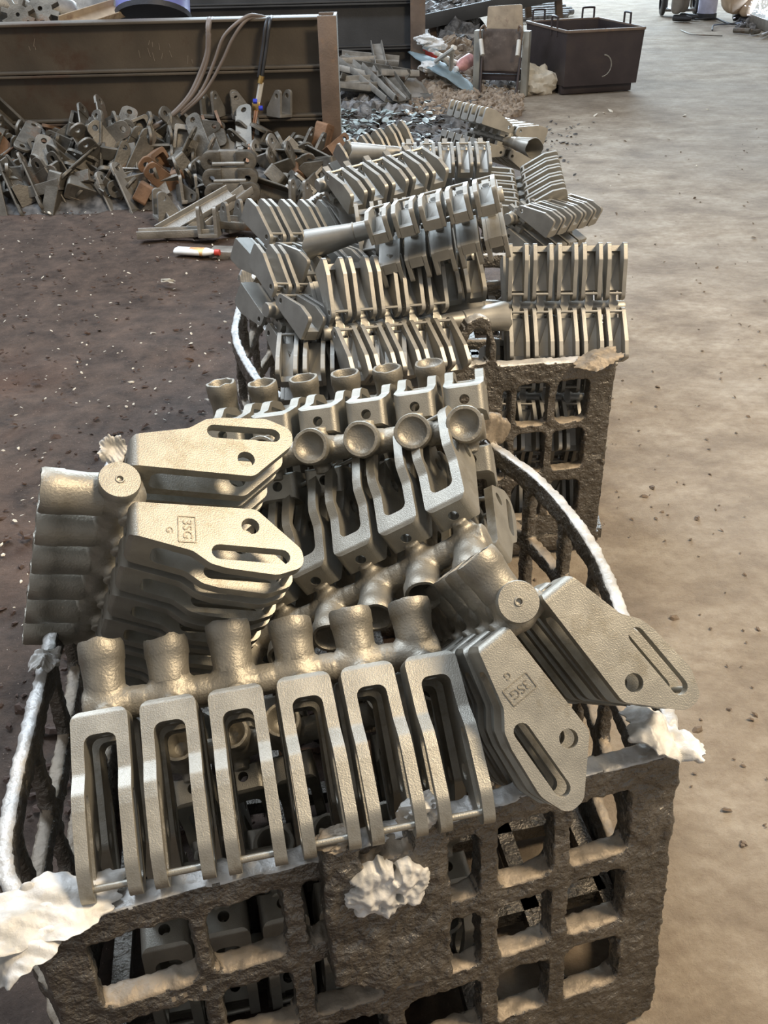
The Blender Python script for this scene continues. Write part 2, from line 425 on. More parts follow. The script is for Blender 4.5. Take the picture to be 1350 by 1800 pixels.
def frame_from(P1, P2, a, yawfix=None):
    X = (P2-P1).normalized(); A = (a-X*a.dot(X)).normalized(); Z = -A; Y = Z.cross(X)
    mm = Matrix((X, Y, Z)).transposed().to_4x4(); mm.translation = (P1+P2)/2
    return mm
FORK_GROUP = 'castings with slotted forks'
def fork_tree(label, p1, p2, a, n=6, cups=(0, 1, 2), boss=(), letter=(), seed=0):
    rnd = random.Random(seed)
    P1 = pd(*p1); P2 = pd(*p2)
    mm = frame_from(P1, P2, a); t = empty('fork_casting', mw=mm); tag(t, label, 'casting')
    link('runner_bar', RUN, parent=t)
    x0 = -PIT*(n-1)/2
    for i in range(n):
        x = x0+i*PIT
        c = link('pouring_cup', CUPS[cups[i % len(cups)]], parent=t, mw=Matrix.Translation((x, 0, 0)) @ Matrix.Rotation(rnd.uniform(0, 6.28), 4, 'Z'))
        for s in (0, 1):
            tw = Matrix.Rotation(rnd.uniform(-.02, .02), 4, 'Z') @ Matrix.Rotation(rnd.uniform(-.015, .015), 4, 'X')
            f = link('fork', FORK, parent=t, mw=Matrix.Translation((x, 0, 0)) @ tw @ Matrix.Rotation(PI*s, 4, 'Z'))
            link('tie_rod', TIE, parent=f)
            if (i, s) in letter:
                # text: baseline along +Y, upward along -Z, facing -X   (second row turned by the parent)
                R3 = Matrix(((0, 0, -1), (1, 0, 0), (0, -1, 0)))
                mw = Matrix.Translation((-.0342 if s == 0 else .0342, .028+.036, -(CLB+.070))) @ R3.to_4x4()
                if s == 1: mw = Matrix.Translation((.0342, .028+.036, -(CLB+.070))) @ Matrix(((0, 0, 1), (-1, 0, 0), (0, -1, 0))).to_4x4()
                link('raised_lettering', LET, parent=f, mw=mw)
    for e in boss:
        s = -1 if e == 0 else 1
        link('end_boss', BOSS, parent=t, mw=Matrix.Translation((s*(PIT*(n-1)/2+.026), 0, 0)) @ Matrix.Rotation(s*PI/2, 4, 'Y'))
    return t

fork_tree('fork casting lying across the front basket, six open forks hanging toward the front rim',
          (185, 1242, 1.25), (738, 1148, 1.32), cw(.06, .95, -.3), cups=(7, 1, 7, 2, 5, 2), seed=1)
fork_tree('fork casting standing on end at the left of the front basket, lettered plates on top',
          (207, 858, 1.22), (146, 1112, 1.58), cw(1, -.14, 0), cups=(6, 6), boss=(0,), letter=((0, 0),), seed=2)
fork_tree('fork casting standing on end at the right, plates overhanging the front basket rim',
          (886, 1066, 1.24), (795, 1095, 1.58), cw(.6, .8, 0), cups=(2, 2), boss=(0,), letter=((0, 0),), seed=3)
fork_tree('fork casting at the back of the front basket with its six cups standing upright',
          (397, 742, 1.95), (768, 700, 1.90), Vector((0, -.1, -1)), cups=(7, 0, 5, 5, 0, 4), seed=4)
fork_tree('fork casting lying behind the tilted one, its round cup mouths facing the camera',
          (386, 817, 1.64), (830, 752, 1.58), cw(0, .04, 1), cups=(4, 5, 4, 3, 3, 4), seed=5)
fork_tree('fork casting tilted diagonally in the middle of the front basket, forks pointing up',
          (428, 1138, 1.60), (838, 950, 1.46), cw(-.12, -.50, .85), cups=(3, 5, 3, 3, 5, 3), seed=6)
fork_tree('fork casting low against the front wall of the front basket, seen through its lattice',
          (262, 1572, 1.38), (790, 1458, 1.47), cw(0, .72, .7), cups=(5, 0, 2, 0, 5, 0), seed=7)
fork_tree('fork casting buried at the bottom of the front basket behind the lower lattice cells',
          (300, 1690, 1.50), (780, 1610, 1.58), cw(0, .4, .9), cups=(2, 0), seed=8)
fork_tree('fork casting buried under the diagonal one, barely visible between the forks',
          (330, 1330, 1.58), (760, 1230, 1.62), cw(0, .5, .85), cups=(2, 0), seed=9)
fork_tree('fork casting buried under the back row of round cups in the front basket',
          (420, 960, 1.86), (800, 900, 1.86), cw(0, -.1, 1), cups=(2, 0), seed=10)

# ------------------------------------------------------------------ bracket castings (trees with funnels)
def bracket_mesh():
    # shallow tray: two side plates, inner web, low lip at the wide end; y outwards along its length
    bm = bm_new()
    O = fillet([(0, 0), (0, .030), (.018, .036), (.088, .060), (.132, .060), (.132, 0)], [.006, .013, .012, .012, .010, .004], 3)
    Hh = circle(.016, .020, .0058, 10)
    for s in (-1, 1):
        a, b = (s*.0145, s*.0245)
        joinbm(bm, prism(O, [Hh], min(a, b), max(a, b), lambda l, d, w: (w, .010+l, .026+d), bev=.0018, seg=1))
    # sloping web with a fold
    wb = bm_new()
    add_prism(wb, [(.024, 0), (.132, 0), (.132, .024), (.118, .024), (.116, .009), (.060, .007), (.024, .014)], [], -.016, .016, lambda l, d, w: (w, .010+l, .026+d))
    joinbm(bm, wb)
    # diagonal stiffener fold
    st = bm_new(); add_prism(st, [(-.0145, .03), (.0145, .118), (-.0145, .118)], [], .004, .022, lambda w, l, d: (w, .010+l, .026+d*(.6 if w > 0 else 1))); joinbm(bm, st)
    nk = bm_new(); add_box(nk, (0, .034, .020), (.018, .022, .020)); joinbm(bm, nk)
    me = fin(bm, 'bracket', 45); me.materials.append(M['steel_c']); return me
BRK = wn(bracket_mesh())
BPIN = rod_mesh((-.016, .010+.012, .026+.031), (.016, .010+.012, .026+.031), .0034, 8, M['steel_c'])
BP = .060
def brunner():
    bm = bm_new(); n = 5; L = BP*4; x0 = -L/2
    add_lathe(bm, [(x0-.035, .016), (x0-.03, .018)]+[(x0-.02+(L+.04)*i/60, .0165+.006*math.exp(-(min(abs(x0-.02+(L+.04)*i/60-(x0+k*BP)) for k in range(n))/.013)**2)) for i in range(61)]+[(-x0+.03, .018), (-x0+.035, .016)], 18, Matrix.Rotation(PI/2, 4, 'Y'))
    for k in range(n):
        for sz in (-1, 1):
            add_lathe(bm, [(0, .014), (.03, .011)], 10, Matrix.Translation((x0+k*BP, 0, 0)) @ Matrix.Rotation(0 if sz > 0 else PI, 4, 'X'))
            add_box(bm, (x0+k*BP, 0, sz*.024), (.016, .06, .012))
    me = fin(bm, 'runner', 45); me.materials.append(M['steel_c']); return me
BRUN = brunner()
def funnel_mesh():
    bm = bm_new()
    pr = [(0, .018), (.02, .0215), (.045, .0225), (.047, .025), (.052, .0235), (.16, .036), (.162, .0345), (.13, .029), (.09, .02), (.06, .004)]
    add_lathe(bm, pr, 24)
    for v in bm.verts:
        if v.co.z > .15:
            a = math.atan2(v.co.y, v.co.x); v.co.z += .012*noise.noise(Vector((math.cos(a)*1.7, math.sin(a)*1.7, 3)))
    me = fin(bm, 'funnel', 45); me.materials.append(M['steel_c']); return me
FUN = funnel_mesh()
def bracket_tree(label, p1, p2, F, funnel=0, seed=0, rows=(0, 1, 2, 3)):
    P1 = pd(*p1); P2 = pd(*p2)
    mm = frame_from(P1, P2, -F); t = empty('bracket_casting', mw=mm); tag(t, label, 'casting')
    link('runner_bar', BRUN, parent=t)
    x0 = -BP*2
    for i in range(5):
        for r in rows:
            mw = Matrix.Translation((x0+i*BP, 0, 0)) @ Matrix.Rotation(PI*(r % 2), 4, 'Z')
            if r >= 2: mw = Matrix.Translation((x0+i*BP, 0, 0)) @ Matrix.Rotation(PI, 4, 'Y') @ Matrix.Rotation(PI*(r % 2), 4, 'Z')
            b = link('bracket', BRK, parent=t, mw=mw); link('pin', BPIN, parent=b)
    if funnel:
        link('funnel', FUN, parent=t, mw=Matrix.Translation((funnel*(BP*2+.03), 0, 0)) @ Matrix.Rotation(funnel*PI/2, 4, 'Y'))
    return t
TO = cw(0, 0, -1); UP = cw(0, -.72, -.70)
U3 = (1, 2, 3); U2 = (1, 3); UV = cw(0, -.42, -.9)
TB = [
 ('bracket casting on top of the middle basket heap with a long funnel pointing left', (674, 396, 2.24), (864, 346, 2.19), cw(0, -.74, -.68), -1, U3),
 ('bracket casting in the middle of the heap, funnel pointing right, brackets facing the camera', (590, 584, 2.17), (762, 568, 2.26), cw(0, -.22, -1), 1, None),
 ('bracket casting at the right end of the middle heap, open trays facing the camera', (905, 542, 2.43), (1072, 540, 2.43), cw(.0, 0, -1), -1, None),
 ('bracket casting inside the middle basket showing through its upper lattice cells', (872, 700, 2.52), (1030, 700, 2.56), cw(0, 0, -1), 0, None),
 ('bracket casting low in the middle basket showing through its lower lattice cells', (850, 815, 2.62), (1010, 815, 2.66), cw(0, .3, -1), 0, None),
 ('bracket casting at the upper left corner of the middle basket heap', (480, 456, 2.36), (620, 452, 2.52), cw(-.12, -.5, -.86), 0, None),
 ('bracket casting below the upper left one, over the left rim of the middle basket', (492, 545, 2.24), (634, 545, 2.38), cw(-.12, -.5, -.86), 0, None),
 ('bracket casting at the lower left of the middle heap, brackets opening upward', (515, 600, 2.24), (690, 595, 2.24), UV, 0, U2),
 ('bracket casting behind the topmost one, upright brackets open at the top', (568, 325, 2.50), (728, 282, 2.60), UV, 0, U2),
 ('bracket casting on the far heap with a small funnel pointing left', (718, 268, 3.25), (844, 266, 3.25), UV, -1, U2),
 ('bracket casting leaning on the far heap with its plates sloping up to the right', (622, 335, 3.38), (728, 292, 3.5), cw(0, -.1, -1), 1, None),
 ('bracket casting lying end on to the camera at the right of the far heap', (912, 318, 3.35), (925, 395, 3.12), cw(-.25, -.7, -.7), 0, None),
 ('bracket casting on top of the far heap with its round funnel mouth facing the camera', (893, 248, 3.62), (838, 233, 3.82), cw(.1, -1, 0), -1, None),
 ('bracket casting hanging over the right rim of the far basket', (893, 385, 3.0), (985, 362, 3.2), UV, 0, U2),
 ('bracket casting under the topmost one with the second funnel pointing left', (652, 474, 2.42), (822, 452, 2.42), cw(0, -.3, -1), -1, None),
 ('bracket casting buried at the left inside the far basket', (610, 420, 3.2), (730, 400, 3.2), UP, 0, None),
 ('bracket casting buried behind the lug of the middle basket', (640, 720, 2.45), (800, 715, 2.45), cw(0, 0, -1), 0, None),
]
for i, (lab, a, b, Fv, fu, rw) in enumerate(TB): bracket_tree(lab, a, b, Fv, fu, i, rw or (0, 1, 2, 3))

# ------------------------------------------------------------------ baskets
def wall_mesh(outline, holes, thick, plan, H, lean=0., voxel=.006, amp=1., seed=0, topz=None, catm=10):
    """flat lattice casting, remeshed, bent along a plan line and given a rough cast skin; thickness runs inward"""
    bm = prism(outline, holes, -thick, 0, lambda a, b, c: (a, c, b))
    me = evalmods(bm, [('REMESH', dict(mode='VOXEL', voxel_size=voxel)), ('SMOOTH', dict(factor=.5, iterations=2))])
    pl = catmull([Vector((*p, 0)) for p in plan], catm) if len(plan) > 2 else [Vector((*p, 0)) for p in plan]
    cum = [0]
    for a, b in zip(pl, pl[1:]): cum.append(cum[-1]+(b-a).length)
    Lt = cum[-1]
    bm = bm_new(); bm.from_mesh(me); bpy.data.meshes.remove(me); bm.normal_update()
    sv = Vector((seed*7.7, 0, 0))
    for v in bm.verts:
        p = v.co
        d = .0026*noise.noise(p*26+sv)+.0026*noise.noise(p*80+sv)+.0016*noise.noise(p*150+sv)
        patch = max(0, noise.noise(p*9+sv*2)-.18)
        d += patch*.010*noise.noise(p*100+sv)
        v.co = p+v.normal*d*amp
    for v in bm.verts:
        s, n, z = v.co; s = min(max(s, -.02), Lt+.02)
        k = 0
        while k < len(cum)-2 and cum[k+1] < s: k += 1
        dr = (pl[k+1]-pl[k]).normalized(); base = pl[k]+dr*(s-cum[k]); inn = Vector((-dr.y, dr.x, 0))
        # smooth normals at joints
        q = base+inn*(-n)-inn*lean*(1-z/H)
        v.co = Vector((q.x, q.y, z))
    bm.normal_update()
    me = fin(bm, 'wall', 75)
    me.materials.append(M['basket']); me.materials.append(M['worn']); me.materials.append(M['rim'])
    for f in me.polygons:
        if f.normal.z > .6: f.material_index = 2 if f.center.z > H-.035 else 1
    return me, Lt
def lattice(cells_s, cells_z, r=.012):
    return [fillet([(a, c), (b, c), (b, d), (a, d)], r, 3) for a, b in cells_s for c, d in cells_z]
HB = .53
ROWS = [(.378, .487), (.243, .343), (.108, .208)]
def ragged(c, size, seed, mt=None, flat=.35, holes=0):
    """crumpled leaf of torn metal"""
    bm = bm_new(); bmesh.ops.create_icosphere(bm, subdivisions=4, radius=1)
    sv = Vector((seed*3.3, seed, 0))
    for v in bm.verts:
        p = v.co.copy()
        d = 1+.35*noise.noise(p*1.6+sv)+.22*noise.noise(p*3.2+sv)+.06*noise.noise(p*8+sv)
        if holes:
            h = noise.noise(p*3.1+sv*2)
            if h > .3: d -= (h-.3)*1.2
        v.co = Vector((p.x*size[0], p.y*size[1], p.z*size[2]))*d
    me = fin(bm, 'torn', 30); me.materials.append(mt or M['frac']); return me

# --- front basket
B1 = empty('basket', (0, 1.3, 0)); tag(B1, 'cast lattice basket nearest the camera, front wall with a broken lug, full of fork castings', 'basket')
FL, FR, BRp, BLp = (-.402, .659), (.389, .905), (.225, 1.80), (-.565, 1.78)
Lf = math.dist(FL, FR)
cs = [(.060, .200), (.224, .336), (.366, .480), (.512, .648), (.682, .776), (.806, .913)]
cs = [(a*Lf, b*Lf) for a, b in cs]
arch = [(0, 0.0), (Lf, 0.0), (Lf, HB), (Lf*.8, HB+.004), (Lf*.6, HB-.010), (Lf*.4, HB-.012), (Lf*.2, HB), (0, HB)]
me, _ = wall_mesh(fillet(arch, [.03, .04, .006, .02, .02, .02, .02, .006], 3), lattice(cs, ROWS, .010), .032, [FL, FR], HB, lean=.055, voxel=.0048, amp=1.15, seed=1)
def inplace(o, parent):   # keep world coordinates of mesh while parenting
    o.parent = parent; o.matrix_parent_inverse = parent.matrix_world.inverted() if False else Matrix.Translation(-parent.location)
    return o
inplace(link('front_wall', me), B1)
def side_cells(L, n, m0=.07, bar=.030):
    w = (L-2*m0-(n-1)*bar)/n
    return [(m0+i*(w+bar), m0+i*(w+bar)+w) for i in range(n)]
def side_wall(plan, nseg, seed, H=HB, voxel=.0065, thick=.022, parent=None, name='side_wall', bar=.026, rows=ROWS, amp=1.):
    pl = catmull([Vector((*p, 0)) for p in plan], 10); L = sum((b-a).length for a, b in zip(pl, pl[1:]))
    o = fillet([(0, 0), (L, 0), (L, H), (0, H)], .004, 2)
    me, _ = wall_mesh(o, lattice(side_cells(L, nseg, .035, bar), rows, .010), thick, plan, H, voxel=voxel, seed=seed, amp=amp)
    return inplace(link(name, me), parent)
# plans run so that the inside lies to the left of the direction of travel
side_wall([FR, (.402, 1.02), (.386, 1.19), (.376, 1.385), (.325, 1.60), BRp], 6, 2, parent=B1)
side_wall([BRp, (-.17, 1.80), BLp], 6, 3, parent=B1, name='back_wall', voxel=.008)
side_wall([BLp, (-.575, 1.45), (-.535, 1.15), (-.50, .86), (-.47, .74), FL], 7, 4, parent=B1)
# floor grid of the basket
def base_grid(c4, parent, seed, n=6, z=.04):
    A, B, C, D = [Vector((*p, z)) for p in c4]
    bm = bm_new()
    for i in range(n+1):
        t = i/n
        for p, q in ((A.lerp(B, t), D.lerp(C, t)), (A.lerp(D, t), B.lerp(C, t))):
            d = q-p; rot = d.to_track_quat('X', 'Z').to_matrix()
            add_box(bm, (p+q)/2, (d.length, .028, .03), rot)
    return inplace(link('base_grid', fin(bm, 'base_grid'), M['basket']), parent)
base_grid((FL, FR, BRp, BLp), B1, 1)
# broken lug on the front wall
def wpt(s, z, out=0.):   # point on front basket wall, proud by out
    a = Vector((*FL, 0)); b = Vector((*FR, 0)); d = (b-a).normalized(); nrm = Vector((d.y, -d.x, 0))
    p = a+(b-a)*s+nrm*(out+.055*(1-z/HB)); return Vector((p.x, p.y, z))
def rough_part(bm, voxel, amp, mt, seed, worn=True, a=28):
    me = evalmods(bm, [('REMESH', dict(mode='VOXEL', voxel_size=voxel)), ('SMOOTH', dict(factor=.5, iterations=2))])
    bm = bm_new(); bm.from_mesh(me); bpy.data.meshes.remove(me); bm.normal_update(); sv = Vector((seed, 0, 0))
    for v in bm.verts:
        v.co += v.normal*amp*(.004*noise.noise(v.co*a+sv)+.003*noise.noise(v.co*a*2.7+sv)+.0015*noise.noise(v.co*150))
    me = fin(bm, 'part', 75); me.materials.append(mt)
    if worn:
        me.materials.append(M['worn'])
        for f in me.polygons:
            if f.normal.z > .62: f.material_index = 1
    return me
lug = [(.395, .325), (.48, .285), (.585, .272), (.590, .40), (.583, .545), (.565, .560), (.535, .555), (.530, .515), (.50, .520), (.455, .505), (.448, .553), (.398, .560), (.392, .45)]
lm = rough_part(prism(fillet([(a*Lf, b) for a, b in lug], .006, 2), [], -.01, .026, lambda s, z, n: wpt(s/Lf, z, n)), .0045, 1.1, M['basket'], 5)
inplace(link('lug_plate', lm), B1)
def frac_patch():
    bm = bm_new(); NS, NZ = 64, 44
    V = []
    for j in range(NZ+1):
        row = []
        for i in range(NS+1):
            u = i/NS*2-1; v = j/NZ*2-1
            lim = 1+.16*noise.noise(Vector((math.atan2(v, u)*2, 3, 0)))+.10*noise.noise(Vector((math.atan2(v, u)*6, 9, 0)))
            # squircle map
            uu, vv = u*math.sqrt(1-v*v/2)*lim, v*math.sqrt(1-u*u/2)*lim
            s = .487+uu*.066; z = .476+vv*.042
            r = max(abs(u), abs(v)); q = Vector((s*30, z*26, 0))
            out = .030+.012*(1-r**4)+.007*noise.noise(q*1.6)+.004*noise.noise(q*4)+.010*max(0, z-.47)*0
            c = noise.noise(q*1.9+Vector((4, 4, 4)))
            if c > .33: out -= (c-.33)*.07
            if r > .97: out = .018
            row.append(bm.verts.new(wpt(s+.0*u, z, out)))
        V.append(row)
    for a, b in zip(V, V[1:]):
        for i in range(NS): bm.faces.new((a[i], a[i+1], b[i+1], b[i]))
    me = fin(bm, 'fracture', 60); me.materials.append(M['frac']); return me
inplace(link('fracture_face', frac_patch()), B1)
def place(me, name, loc, rot, parent):
    o = link(name, me); o.parent = parent; o.matrix_parent_inverse = Matrix.Translation(-parent.location); o.location = loc; o.rotation_euler = rot; return o
place(ragged(0, (.030, .020, .020), 3, holes=1), 'torn_edge', wpt(.555, .562, .01), (0, 0, .3), B1)
place(ragged(0, (.026, .018, .010), 8, M['worn']), 'torn_edge', wpt(.42, .556, .01), (0, 0, .3), B1)
def torn_sheet(loc, rot, size, seed, parent, mt='frac', name='broken_corner'):
    bm = bm_new(); N_ = 40; V = []
    sv = Vector((seed*5., 0, 0))
    for s in (1, -1):
        g = []
        for j in range(N_+1):
            row = []
            for i in range(N_+1):
                u = i/N_*2-1; v = j/N_*2-1
                x = u*math.sqrt(1-v*v/2); y = v*math.sqrt(1-u*u/2)
                a = math.atan2(y, x); lim = 1+.25*noise.noise(Vector((math.cos(a)*2, math.sin(a)*2, seed)))+.12*noise.noise(Vector((math.cos(a)*7, math.sin(a)*7, seed)))
                x *= lim; y *= lim
                fold = .28*noise.noise(Vector((x*1.2, y*1.2, seed+.5)))+.10*noise.noise(Vector((x*4+y*2, y*1.4, seed)))+.02*noise.noise(Vector((x*9, y*4, seed)))
                th = .10*(1-max(abs(u), abs(v))**3)+.01
                row.append(bm.verts.new((x*size[0], y*size[1], (fold+s*th)*size[2])))
            g.append(row)
        V.append(g)
    for k, g in enumerate(V):
        for a, b in zip(g, g[1:]):
            for i in range(N_): bm.faces.new((a[i], a[i+1], b[i+1], b[i]) if k == 0 else (a[i], b[i], b[i+1], a[i+1]))
    bmesh.ops.remove_doubles(bm, verts=bm.verts, dist=.0001)
    t, bt = V
    def brd(g): return [g[0][i] for i in range(N_)]+[g[j][N_] for j in range(N_)]+[g[N_][N_-i] for i in range(N_)]+[g[N_-j][0] for j in range(N_)]
    A_, B_ = brd(t), brd(bt)
    for i in range(len(A_)):
        j = (i+1) % len(A_)
        try: bm.faces.new((A_[i], B_[i], B_[j], A_[j]))
        except Exception: pass
    me = fin(bm, name, 35); me.materials.append(M[mt])
    return place(me, name, loc, rot, parent)
torn_sheet(at(85, 1600, .55), (.25, .1, .5), (.085, .040, .06), 2, B1)
torn_sheet(at(30, 1645, .545), (.3, -.25, .75), (.062, .045, .07), 6, B1)
torn_sheet(at(1165, 1290, .555), (-.15, .25, -.35), (.058, .050, .09), 9, B1)
torn_sheet(at(862, 748, .56), (.5, .5, .3), (.045, .035, .10), 12, B1, 'worn')
torn_sheet(at(198, 790, .57), (1.1, 0, .3), (.028, .030, .045), 14, B1)
torn_sheet(at(80, 1160, .54), (.3, .2, 1.2), (.028, .018, .08), 15, B1)

# --- middle basket
B2 = empty('basket', (0.15, 2.6, 0)); tag(B2, 'cast lattice basket in the middle with an arched lifting lug, heaped with bracket castings', 'basket')
FL2, FR2, BR2, BL2 = (-.235, 2.010), (.567, 2.145), (.62, 3.0), (-.36, 2.98)
A2 = (-.202, 2.016); L2 = math.dist(FL2, FR2); La = math.dist(A2, FR2); k2 = L2-La
cs2 = [(.69, .79), (.818, .92), (.535, .664), (.38, .50), (.23, .35), (.09, .20)]
cells2 = lattice([(k2+a*La, k2+b*La) for a, b in cs2[:2]], [(.388, .497), (.252, .362), (.115, .215)], .012)+lattice([(k2+a*La, k2+b*La) for a, b in [(.642, .664)]], [(.395, .487)], .006)\
    + lattice([(k2+a*La, k2+b*La) for a, b in cs2[2:3]], [(.243, .350), (.115, .215)], .012)+lattice([(k2+a*La, k2+b*La) for a, b in cs2[3:]], [(.388, .487), (.243, .350), (.115, .215)], .012)
top2 = [(0, 0), (L2, 0), (L2, .545), (k2+.62*La, .555), (k2+.615*La, .61), (k2+.592*La, .668), (k2+.565*La, .682), (k2+.525*La, .672), (k2+.49*La, .62), (k2+.475*La, .548), (k2+.3*La, .530), (0, .53)]
archhole = fillet([(k2+.515*La, .56), (k2+.592*La, .565), (k2+.592*La, .62), (k2+.572*La, .652), (k2+.545*La, .652), (k2+.522*La, .615)], .012, 3)
me, _ = wall_mesh(fillet(top2, [.02, .03, .004, .01, .02, .02, .02, .02, .02, .01, .01, .01], 3), cells2+[archhole], .032, [FL2, FR2], .53, voxel=.0058, seed=21)
inplace(link('front_wall', me), B2)
side_wall([FR2, (.60, 2.4), (.62, 2.75), BR2], 5, 22, parent=B2, voxel=.009)
side_wall([BR2, (.1, 3.02), BL2], 5, 23, parent=B2, name='back_wall', voxel=.010)
side_wall([BL2, (-.395, 2.80), (-.400, 2.55), (-.383, 2.36), (-.305, 2.12), FL2], 6, 24, parent=B2, voxel=.0065, thick=.02)
base_grid((FL2, FR2, BR2, BL2), B2, 2)
torn_sheet(at(1052, 630, .555), (.25, -.1, .3), (.062, .032, .05), 31, B2, 'worn')
torn_sheet(at(432, 490, .55), (.2, .1, .3), (.022, .018, .12), 33, B2)
torn_sheet(at(478, 585, .50), (1.0, .1, .3), (.020, .03, .1), 35, B2)

# --- far basket
B3 = empty('basket', (.2, 3.6, 0)); tag(B3, 'cast lattice basket farthest from the camera, right rim bent outward', 'basket')
FL3, FR3, BR3, BL3 = (-.15, 3.15), (.60, 3.22), (.60, 3.95), (-.15, 3.95)
side_wall([FL3, (.2, 3.14), FR3], 5, 41, parent=B3, name='front_wall', voxel=.010)
side_wall([FR3, (.665, 3.4), (.675, 3.62), BR3], 5, 42, parent=B3, voxel=.008)
side_wall([BR3, (.2, 3.97), BL3], 5, 43, parent=B3, name='back_wall', voxel=.012)
side_wall([BL3, (-.26, 3.7), (-.285, 3.42), FL3], 5, 44, parent=B3, voxel=.008)
base_grid((FL3, FR3, BR3, BL3), B3, 3)
torn_sheet(at(965, 372, .55), (.6, .3, .3), (.04, .03, .10), 45, B3, 'worn')

# ------------------------------------------------------------------ steel beam bays
def ibeam(label, x0, x1, y, z0, h, mt, depth=.16, ang=0., par=None):
    t = empty('steel_beam', (x1, y, z0)); t.rotation_euler = (0, 0, ang); tag(t, label, 'beam', None)
    L = x1-x0
    bm = bm_new(); add_box(bm, (-L/2, 0, h/2), (L, .012, h-.02)); link('web', fin(bm, 'web', smooth=False), mt, t)
    for zz in (.008, h-.008):
        bm = bm_new(); add_box(bm, (-L/2, 0, zz), (L, depth, .015), bev=.002); link('flange', fin(bm, 'flange'), mt, t)
    return t
ibeam('lowest steel beam of the near wall, mostly hidden behind the scrap heap', -5, -.30, 6.42, .06, .272, M['beam'])
ibeam('second steel beam up of the near wall, small castings lying on its flange', -5, -.30, 6.42, .336, .272, M['beam'])
ibeam('top steel beam of the near wall with rubber hoses draped over it', -5, -.30, 6.42, .612, .275, M['beam'])
def post(label, x, y, h, wd=.10, dp=.16, ms=('post', 'postg')):
    t = empty('steel_post', (x, y, 0)); tag(t, label, 'post')
    bm = bm_new(); add_box(bm, (0, -dp/2, h/2), (wd, .014, h), bev=.002); link('flange', fin(bm, 'f'), M[ms[0]], t)
    bm = bm_new(); add_box(bm, (wd*.42, 0, h/2), (.018, dp, h), bev=.002); link('web', fin(bm, 'w'), M[ms[1]], t)
    bm = bm_new(); add_box(bm, (0, dp/2, h/2), (wd, .014, h), bev=.002); link('flange', fin(bm, 'f'), M[ms[0]], t)
    return t
post('rust-brown steel post at the right end of the near beam wall', -.262, 6.36, .90, .11, .2)
for k, (z0, h, l) in enumerate([(0.02, .30, 'lowest steel beam of the far wall behind the rubble'), (.325, .355, 'second steel beam up of the far wall'), (.685, .355, 'top steel beam of the far wall behind the blue drum')]):
    ibeam(l, -5, .34, 9.6, z0, h, M['beamdark'])
post('dark steel post at the right end of the far beam wall', .40, 9.52, 1.35, .13, .2, ('post', 'beamdark'))

# scrawled chalk marks on the top near beam (illegible strokes)
ck = bm_new(); rr = random.Random(5)
for x, z in [(245, 95), (262, 92), (270, 100), (285, 98), (300, 95), (298, 80), (268, 78), (280, 82), (262, 75), (330, 105), (338, 108), (52, 85), (62, 84), (60, 75)]:
    d = ray(x, z); p = CP+d*((6.4115-CP.y)/d.y)
    a = rr.uniform(1.2, 1.9); L_ = rr.uniform(.02, .05)
    add_box(ck, p, (L_, .001, .003), Matrix.Rotation(-a, 3, 'Y'))
o = link('chalk_scrawl', fin(ck, 'chalk', smooth=False), mat('pale_scratch', (.24, .20, .16), .8))
tag(o, 'faint illegible chalk scrawl on the web of the top near beam', 'marking')

# ------------------------------------------------------------------ scrap castings heap
def ear_link():    # box body with two round ears each end
    bm = bm_new()
    U = fillet([(-.05, 0), (.05, 0), (.05, .075), (.04, .075), (.04, .012), (-.04, .012), (-.04, .075), (-.05, .075)], .004, 2)
    joinbm(bm, prism(U, [], -.075, .075, lambda a, b, c: (c, a, b), bev=.0025, seg=1))
    for s in (-1, 1):
        for e in (-1, 1):
            O = fillet([(0, .005), (.055, .005), (.055, .075), (0, .075)], [0, .033, .033, 0], 4)
            joinbm(bm, prism(O, [circle(.028, .040, .0115, 10)], e*.042-.006, e*.042+.006, lambda a, b, c, s=s: (s*(.07+a), c, b), bev=.002, seg=1))
    return fin(bm, 'link')
def fork_bracket():
    bm = bm_new()
    for e in (-1, 1):
        O = fillet([(0, 0), (.085, 0), (.085, .03), (.03, .11), (0, .11)], [.004, .006, .012, .024, .024], 4)
        joinbm(bm, prism(O, [circle(.022, .085, .0105, 10)], e*.030-.006, e*.030+.006, lambda a, b, c: (a-.04, c, b), bev=.002, seg=1))
    b2 = bm_new(); add_box(b2, (0, 0, .007), (.085, .07, .014), bev=.003); joinbm(bm, b2)
    return fin(bm, 'bracket')
def channel_piece(L=.2, w=.08, h=.045):
    bm = bm_new()
    U = [(-w/2, 0), (w/2, 0), (w/2, h), (w/2-.008, h), (w/2-.012, .010), (-w/2+.012, .010), (-w/2+.008, h), (-w/2, h)]
    return fin(prism(fillet(U, .003, 2), [], -L/2, L/2, lambda a, b, c: (c, a, b), bev=.002, seg=1), 'channel')
def frame_piece():
    bm = bm_new()
    O = fillet([(-.09, -.04), (.09, -.04), (.09, .04), (-.09, .04)], .012, 3); I = fillet([(-.07, -.026), (.07, -.026), (.07, .026), (-.07, .026)], .008, 3)
    joinbm(bm, prism(O, [I], 0, .055, lambda a, b, c: (a, b, c), bev=.002, seg=1))
    b2 = bm_new(); add_box(b2, (0, 0, .006), (.16, .07, .010)); joinbm(bm, b2)
    return fin(bm, 'frame')
def lobe_plate():
    O = fillet([(-.08, -.035), (.05, -.035), (.09, 0), (.05, .035), (-.08, .035)], [.02, .03, .02, .03, .02], 4)
    return fin(prism(O, [circle(.055, 0, .011, 10)], -.008, .008, lambda a, b, c: (a, b, c), bev=.003, seg=1), 'lobe')
